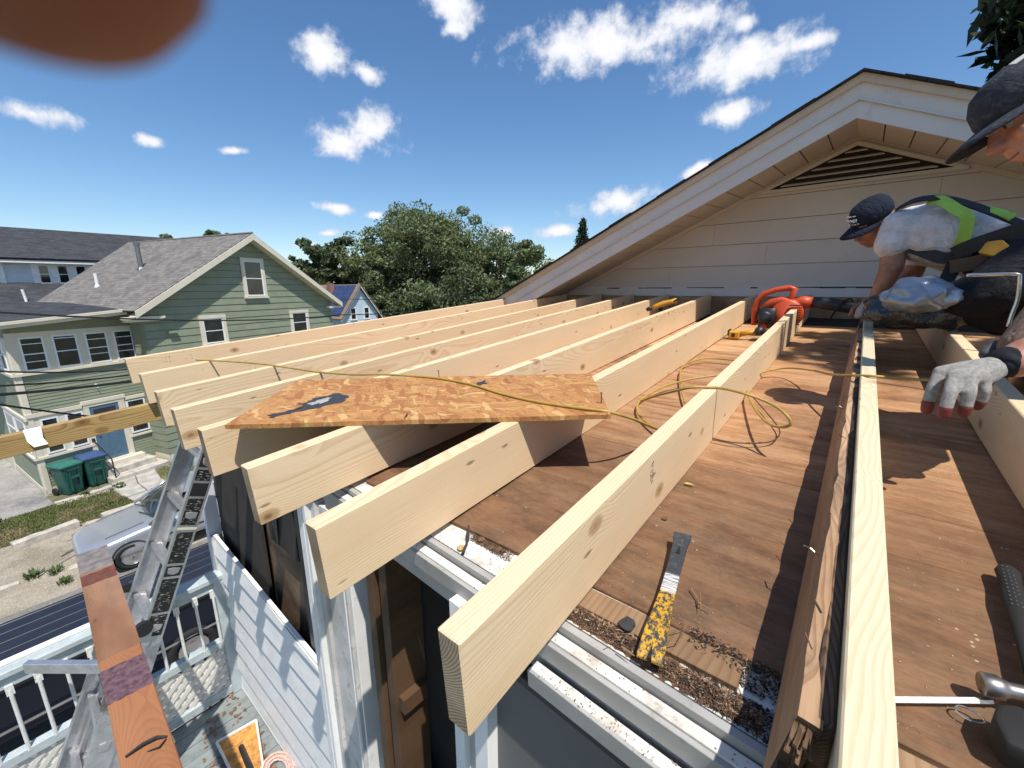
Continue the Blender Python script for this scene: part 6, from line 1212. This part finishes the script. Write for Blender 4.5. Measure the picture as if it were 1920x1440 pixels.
def head_extras(rt, HMx, s=1.0, beard=False):
    for q in (-1, 1):
        o = MB(); o.lathe([(.011 * s * math.sin(t), .011 * s * math.cos(t)) for t in (.02, .5, 1, 1.57, 2.1, 2.6, 3.12)], 14, T(q * .031 * s, .072 * s, .006 * s)); o.lathe([(.0055 * s * math.sin(t), .0055 * s * math.cos(t)) for t in (.02, .7, 1.57, 2.4, 3.12)], 10, T(q * .031 * s, .0795 * s, .005 * s), 1); solid('eye', o, [EYEW, EYED], HMx, rt, smooth=True)
        o = MB(); o.tube([(q * .014 * s, .092 * s, .028 * s), (q * .032 * s, .090 * s, .035 * s), (q * .050 * s, .076 * s, .028 * s)], [.004 * s, .005 * s, .003 * s], 6); solid('eyebrow', o, BEARD, HMx, rt, smooth=True)
    o = MB(); o.tube([(-.022 * s, .0955 * s, -.0685 * s), (0, .1005 * s, -.0695 * s), (.022 * s, .0955 * s, -.0685 * s)], [.002 * s, .0035 * s, .002 * s], 6); solid('mouth', o, plain('lips', (.30, .10, .08), .5) if 'lips' not in bpy.data.materials else bpy.data.materials['lips'], HMx, rt, smooth=True)
    if beard:
        b = Body(); g = lambda x, y, z: HMx @ Vector((x * s, y * s, z * s))
        b.limb([g(-.066, .0, -.045), g(-.055, .035, -.085), g(0, .064, -.108), g(.055, .035, -.085), g(.066, .0, -.045)], [.018 * s, .024 * s, .030 * s, .024 * s, .018 * s]); b.build('beard', BEARD, rt, .005, 4)
def cap_on(rt, HMx, s, mat, rim=None, back=None, strap=True):
    c_ = link('cap', None, HMx, rt); ring_ = lambda rx, ry, z, yo=0: [(rx * s * math.cos(2 * math.pi * i / 28), (yo + ry * math.sin(2 * math.pi * i / 28)) * s, z * s) for i in range(28)]
    mb = MB(); mb.loft([ring_(.090, .106, .022, -.008), ring_(.092, .109, .05, -.010), ring_(.087, .102, .085, -.012), ring_(.070, .082, .112, -.012), ring_(.042, .05, .126, -.012), ring_(.010, .012, .131, -.012)], True); solid('crown', mb, mat if back is None else [mat, back], HMx, c_, smooth=True)
    if back is not None:
        me = c_.children[0].data
        for p in me.polygons:
            if p.center.y < -.002 * s: p.material_index = 1
    n = 14; top, bot = [], []
    for i in range(n + 1):
        a = math.pi * (i / n); x = math.cos(a); yy = math.sin(a); top.append((x, yy))
    P = []
    for t in (0, .5, 1):
        for (x, yy) in top: P.append((x * (.084 + .004 * t) * s, (.012 + .088 * yy * (1 - t) + t * (.02 + .150 * yy ** .8)) * s, (.030 - .022 * t * (1 - .2) - .022 * x * x * (1 - t * .3) + .004) * s))
    m_ = n + 1; fs = [(j * m_ + i, j * m_ + i + 1, (j + 1) * m_ + i + 1, (j + 1) * m_ + i) for j in range(2) for i in range(n)]
    me = bpy.data.meshes.new('brim'); me.from_pydata(P, [], fs); me.polygons.foreach_set('use_smooth', [True] * len(me.polygons)); o = link('brim', me, HMx, c_, mat); so = o.modifiers.new('thickness', 'SOLIDIFY'); so.thickness = .0045 * s
    mb = MB(); mb.lathe([(0, 0), (.008 * s, 0), (.007 * s, .004 * s), (0, .005 * s)], 10, T(0, -.012 * s, .130 * s)); solid('button', mb, mat, HMx, c_)
    return c_
def ribbon(name, pts, w, mat, parent, nrm, th=.004):
    pts = [Vector(p) for p in pts]; out = []
    for i in range(len(pts) - 1):
        p0, p1, p2, p3 = pts[max(0, i - 1)], pts[i], pts[i + 1], pts[min(len(pts) - 1, i + 2)]
        for k_ in range(6): t = k_ / 6; out.append(.5 * ((2 * p1) + (p2 - p0) * t + (2 * p0 - 5 * p1 + 4 * p2 - p3) * t * t + (3 * p1 - p0 - 3 * p2 + p3) * t ** 3))
    out.append(pts[-1]); rings = []
    for i, p in enumerate(out):
        t = (out[min(i + 1, len(out) - 1)] - out[max(i - 1, 0)]).normalized(); n_ = Vector(nrm).normalized(); s_ = t.cross(n_).normalized() * w / 2; n2 = s_.cross(t).normalized() * th / 2; rings.append([tuple(p + s_ + n2), tuple(p - s_ + n2), tuple(p - s_ - n2), tuple(p + s_ - n2)])
    mb = MB(); mb.loft(rings); Mi = WM[parent].inverted(); mb.v = [tuple(Mi @ Vector(v)) for v in mb.v]; return solid(name, mb, mat, WM[parent], parent)

# ---- the man bent over at the wall
p1 = thing('person', 'man in white T-shirt, navy cap and harness bending over the far rafter end', 'person', T(*Pat(1880, 620, 3.0)))
J = lambda px, py, r_: Pat(px, py, r_)
b = Body(); HC1 = J(1637, 415, 3.06); H1x = head_frame(HC1, J(1588, 452, 2.98) - HC1, J(1612, 372, 3.00) - HC1); add_head(b, H1x, .98)
b.limb([HC1, J(1668, 425, 3.05), J(1695, 428, 3.03)], [.05, .055, .06])
hand = J(1626, 573, 3.0); b.limb([J(1680, 432, 2.98), J(1672, 500, 2.96), J(1666, 512, 2.96), J(1645, 556, 2.98), J(1641, 566, 2.99)], [.062, .052, .048, .036, .029])
b.limb([J(1725, 470, 3.2), J(1712, 512, 3.2), J(1660, 548, 3.15), J(1622, 572, 3.1)], [.055, .046, .036, .028])
b.limb([J(1700, 440, 3.05), J(1800, 460, 3.05), J(1900, 480, 3.0)], [.10, .11, .11]); b.build('body', SKIN, p1, .010, 5); head_extras(p1, H1x, .98); c1 = cap_on(p1, H1x, .93, CAPN)
mb = MB(); r0 = random.Random(5)
for ln, n_ in ((0, 3), (1, 4), (2, 3)):     # pale stitched lettering on the front of the cap
    pass
for (yy, runs) in ((.100, ((-.030, -.018), (-.010, .008), (.014, .020))), (.083, ((-.034, -.030), (-.026, -.014), (-.008, .004), (.010, .022), (.028, .033))), (.077, ((-.032, -.022), (-.016, -.004), (.004, .014), (.020, .032))), (.070, ((-.03, -.026), (-.018, -.012), (-.002, .006), (.014, .018))), (.056, ((-.036, -.028), (-.022, -.010), (-.004, .002), (.010, .024), (.030, .036)))):
    for x0_, x1_ in runs:    # embroidered marks, too small in the photograph to be read
        for q_ in range(2):
            xa, xb = x0_ + (x1_ - x0_) * q_ / 2, x0_ + (x1_ - x0_) * (q_ + 1) / 2; R_ = .1035 if yy < .09 else .097; mb.bar((xa, R_ * math.cos(xa / .095) - .007, yy), (xb, R_ * math.cos(xb / .095) - .007, yy + r0.uniform(-.002, .002)), .002, .0045 if yy in (.100, .056) else .003)
solid('embroidery', mb, plain('cap_thread', (.5, .52, .55), .7), H1x, c1, kind='stuff')
# T-shirt: trunk, shoulder and near sleeve
b = Body(); b.ball(J(1712, 436, 3.05), .13, .13, .13); b.limb([J(1700, 434, 3.04), J(1752, 436, 3.04), J(1800, 448, 3.04), J(1850, 458, 3.03), J(1905, 472, 3.0)], [.115, .155, .150, .135, .135])
b.limb([J(1725, 440, 3.2), J(1770, 460, 3.2), J(1820, 478, 3.15)], [.11, .12, .11]); b.limb([J(1690, 426, 2.99), J(1678, 446, 2.97), J(1672, 458, 2.96)], [.088, .078, .074]); b.limb([J(1735, 452, 3.2), J(1722, 480, 3.2)], [.08, .07]); sh = b.build('t_shirt', SHIRT, p1, .010, 4)
b = Body(); b.limb([J(1880, 480, 3.0), J(1935, 500, 2.9), J(1985, 520, 2.85)], [.14, .15, .16]); b.limb([J(1925, 500, 2.85), J(1860, 545, 2.75), J(1800, 560, 2.72)], [.13, .105, .085]); b.limb([J(1800, 562, 2.72), J(1850, 590, 2.85), J(1930, 610, 3.0)], [.08, .07, .06])
b.limb([J(1950, 520, 3.05), J(1900, 560, 3.05), J(1880, 600, 3.1)], [.13, .10, .08]); b.build('trousers', TROU, p1, .012, 5)
vn = -pdir(1780, 420)
ribbon('harness_strap', [J(1742, 376, 2.93), J(1765, 376, 2.90), J(1792, 392, 2.865), J(1812, 404, 2.85), J(1812, 425, 2.85), J(1806, 448, 2.86), J(1798, 462, 2.88)], .045, LIME, p1, vn + Vector((0, 0, .5)), .006)
ribbon('harness_strap', [J(1682, 392, 2.97), J(1715, 376, 2.93), J(1760, 371, 2.92), J(1810, 381, 2.90), J(1860, 398, 2.88), J(1925, 424, 2.86)], .038, WEBB, p1, vn + Vector((0, 0, 1.4)), .008)
ribbon('harness_strap', [J(1845, 391, 2.9), J(1870, 397, 2.88), J(1900, 408, 2.86)], .032, LIME, p1, vn + Vector((0, 0, 1.0)), .010)
ribbon('waist_belt', [J(1788, 476, 2.87), J(1820, 462, 2.86), J(1870, 445, 2.85), J(1930, 425, 2.84)], .062, WEBB, p1, vn, .012)
ribbon('harness_strap', [J(1686, 458, 2.94), J(1720, 468, 2.93), J(1765, 484, 2.9), J(1790, 480, 2.88)], .05, WEBB, p1, vn, .008)
ribbon('harness_strap', [J(1795, 478, 2.87), J(1785, 505, 2.88), J(1772, 530, 2.88)], .055, WEBB, p1, vn, .012); ribbon('tool_belt', [J(1782, 500, 2.86), J(1830, 492, 2.84), J(1880, 478, 2.82), J(1940, 462, 2.8)], .06, plain('brown_tool_belt', (.09, .05, .03), .7, var=.3), p1, vn, .02)
mb = MB(); mb.loft([[(x * s_, y * s_, z) for x, y in ((-.04, -.03), (.035, -.03), (.04, .02), (.0, .04), (-.04, .02))] for z, s_ in ((-.015, .95), (.015, 1))], M=frame(J(1866, 468, 2.80), Vector((1, -.3, -.4)), Vector((0, .2, 1)))); mb.v = [tuple(WM[p1].inverted() @ Vector(v)) for v in mb.v]; solid('belt_tape', mb, YELT, WM[p1], p1, .004)
def glove_hand(parent, wrist, knuckles, fingers, thumb, mat, dip, r_=.0125, vox=.004, nm='glove'):
    b = Body(); wv = Vector(wrist)
    for k_ in knuckles: b.limb([wv, (wv + Vector(k_)) / 2, k_], [r_ * 2.1, r_ * 1.75, r_ * 1.2])
    for k_, f_ in zip(knuckles, fingers): b.limb([k_, *f_], [r_ * 1.12, r_ * 1.0, r_ * .95, r_ * .85][:len(f_) + 1])
    b.limb(thumb, [r_ * 1.3, r_ * 1.1, r_ * .9][:len(thumb)]); g = b.build(nm, mat, parent, vox, 4)
    if dip is not None:
        for f_ in fingers: b = Body(); b.limb([Vector(f_[-2]).lerp(Vector(f_[-1]), .30), f_[-1]], [r_ * 1.04, r_ * .94]); b.build('rubber_fingertip', dip, parent, vox, 3)
        b = Body(); b.limb([Vector(thumb[0]).lerp(Vector(thumb[1]), .2), *thumb[1:]], [r_ * 1.28, r_ * 1.12, r_ * .95][:len(thumb)]); b.build('rubber_fingertip', dip, parent, vox, 3)
    return g
K = lambda px, py, r_=3.0: J(px, py, r_)
glove_hand(p1, K(1643, 566, 2.985), [K(1626, 566, 2.97), K(1621, 569, 2.99), K(1618, 573, 3.02), K(1616, 576, 3.05)], [[K(1617, 578, 2.955), K(1613, 592, 2.955)], [K(1612, 580, 2.98), K(1608, 594, 2.98)], [K(1609, 582, 3.01), K(1606, 594, 3.01)], [K(1608, 584, 3.04), K(1606, 593, 3.04)]], [K(1640, 572, 2.96), K(1634, 582, 2.95), K(1628, 590, 2.95)], GLOVE, None, .012, .005)
glove_hand(p1, K(1624, 572, 3.1), [K(1608, 573, 3.08), K(1605, 576, 3.1), K(1603, 579, 3.12), K(1602, 582, 3.14)], [[K(1600, 578, 3.07), K(1597, 588, 3.07)], [K(1598, 581, 3.09), K(1595, 590, 3.09)], [K(1597, 584, 3.11), K(1594, 592, 3.11)], [K(1597, 586, 3.13), K(1595, 592, 3.13)]], [K(1620, 578, 3.06), K(1612, 585, 3.05), K(1607, 590, 3.05)], SKIN, None, .011, .005, 'hand')

# ---- the man kneeling close by at the right edge
p2 = thing('person', 'man at right edge in charcoal cap reaching down, red tipped grey glove', 'person', T(*(RF @ Vector((.75, 1.9, -.56)))))
HC2 = J(1945, 205, 1.90); H2x = head_frame(HC2, J(1825, 284, 1.83) - HC2, J(1880, 70, 1.96) - HC2); b = Body(); add_head(b, H2x, 1.02)
b.limb([HC2, J(2020, 250, 1.88), J(2110, 320, 1.82)], [.055, .06, .07]); b.limb([J(2110, 400, 1.64), J(2085, 500, 1.53), J(2000, 590, 1.47), J(1905, 680, 1.38)], [.07, .052, .046, .033]); b.limb([J(2090, 380, 1.7), J(2200, 500, 1.9), J(2250, 600, 2.0)], [.12, .15, .15]); b.build('body', SKIN2, p2, .007, 5)
head_extras(p2, H2x, 1.02, True); cap_on(p2, H2x, 1.06, CAPG, back=plain('cap_cream_mesh', (.55, .52, .47), .8, var=.1, scale=60, bump=.5))
b = Body(); b.limb([J(2200, 400, 1.78), J(2260, 480, 1.85), J(2300, 560, 1.95)], [.17, .19, .18]); b.limb([J(2110, 410, 1.66), J(2090, 500, 1.54)], [.085, .072]); b.build('dark_shirt', TROU, p2, .012, 5)
b = Body(); kn = RF @ Vector((.50, 1.98, -.37)); b.limb([kn, RF @ Vector((.62, 2.15, -.24)), RF @ Vector((.95, 2.3, -.12))], [.105, .12, .15]); b.limb([kn, RF @ Vector((.52, 2.2, -.47)), RF @ Vector((.6, 2.7, -.50))], [.10, .075, .06]); b.limb([RF @ Vector((.56, 1.98, -.2)), RF @ Vector((.72, 1.9, -.15))], [.09, .12]); b.build('trousers', plain('shiny_dark_trousers', (.012, .013, .02), .38, var=.2, scale=8, bump=.3), p2, .010, 5)
b = Body(); b.limb([J(1868, 650, 1.44), J(1850, 664, 1.42)], [.015, .014]); b.build('cuff_strap', plain('grey_cuff_strap', (.06, .065, .065), .7), p2, .004, 2)
b = Body(); b.limb([J(1935, 672, 1.40), J(1885, 680, 1.375)], [.037, .034]); b.build('sleeve_cuff', TROU, p2, .006, 3)
b = Body(); b.limb([J(2078, 500, 1.53), J(2000, 580, 1.48), J(1925, 650, 1.42)], [.07, .060, .046]); b.build('forearm_sleeve', cloth('faded_brown_sleeve', (.20, .13, .10), (.13, .09, .07)), p2, .008, 4)
glove_hand(p2, J(1862, 690, 1.36), [J(1765, 698, 1.32), J(1790, 706, 1.29), J(1818, 711, 1.295), J(1842, 712, 1.32)],
    [[J(1750, 725, 1.31), J(1742, 750, 1.31), J(1738, 768, 1.315)], [J(1782, 738, 1.27), J(1774, 762, 1.27), J(1770, 777, 1.275)], [J(1817, 738, 1.28), J(1811, 760, 1.285), J(1807, 773, 1.29)], [J(1845, 732, 1.32), J(1838, 750, 1.33), J(1832, 760, 1.335)]],
    [J(1858, 704, 1.36), J(1842, 722, 1.37), J(1826, 740, 1.37)], GLOVE, REDR, .0122, .0026)

# ---- a fingertip of the person holding the camera, close to the lens
fg = thing('finger', 'out of focus brown fingertip reaching over the top left corner of the view', 'finger', T(*Pat(-30, -320, .030)))
b = Body(); b.limb([Pat(-10, -290, .0262), Pat(-165, -500, .032), Pat(-520, -980, .060)], [.0058, .0068, .0075]); FS = NT('finger_skin'); FS.b.inputs['Subsurface Weight'].default_value = .35; FS.b.inputs['Subsurface Scale'].default_value = .004; FS.b.inputs['Subsurface Radius'].default_value = (1, .25, .1)
b.build('fingertip', FS.fin((.25, .085, .04), .6), fg, .0006, 4)

# ================================================================== tree overhanging from the right
rt = thing('maple_tree', 'dark leafy tree whose branch hangs into the top right corner', 'tree', T(4.6, 6.2, GZ)); P = []
def clump(c, s, n): q = rng.normal(size=(n, 3)); q /= np.linalg.norm(q, axis=1)[:, None]; P.append(q * (rng.uniform(.1, 1, n) ** .5)[:, None] * s + np.array(c))
lo = WM[rt].inverted(); mb = MB(); mb.tube([(0, 0, 0), (.1, 0, 5), (-.2, -.3, 8.5), (-.4, -.6, 12)], [.3, .24, .18, .08], 9)
tips = [Pat(1915, 20, 5.6), Pat(1935, 75, 5.6), Pat(1895, 95, 5.7), Pat(1960, 120, 5.4), Pat(1990, 40, 5.3), Pat(1900, 5, 5.9), Pat(1940, -40, 5.4)]
for t in tips: q = lo @ t; clump(q, .24 if t.x < 2 else .3, 60); mb.tube([(-.2, -.3, 8.6), tuple((Vector((-.2, -.3, 8.8)) + q) / 2 + Vector((0, 0, .3))), tuple(q)], [.05, .025, .006], 5)
for i in range(70):
    d = rng.normal(size=3); d /= np.linalg.norm(d); clump((d[0] * 2.8 + .8, d[1] * 2.8, 12.2 + d[2] * 2.4), rng.uniform(.4, .8), 90)
for i in range(26):       # outer twigs between the sun and the far end of the deck: they dapple it
    s0 = RF @ Vector((rng.uniform(-.25, 1.3), rng.uniform(2.5, 3.7), -.5)); t = rng.uniform(4.5, 6.5); q = lo @ (s0 + Vector((.45, -.2, 1.0)) * t); clump(tuple(q), rng.uniform(.16, .34), 46); mb.tube([(-.3, -.5, 10.5), tuple((Vector((-.3, -.5, 11)) + q) / 2), tuple(q)], [.03, .015, .004], 4)
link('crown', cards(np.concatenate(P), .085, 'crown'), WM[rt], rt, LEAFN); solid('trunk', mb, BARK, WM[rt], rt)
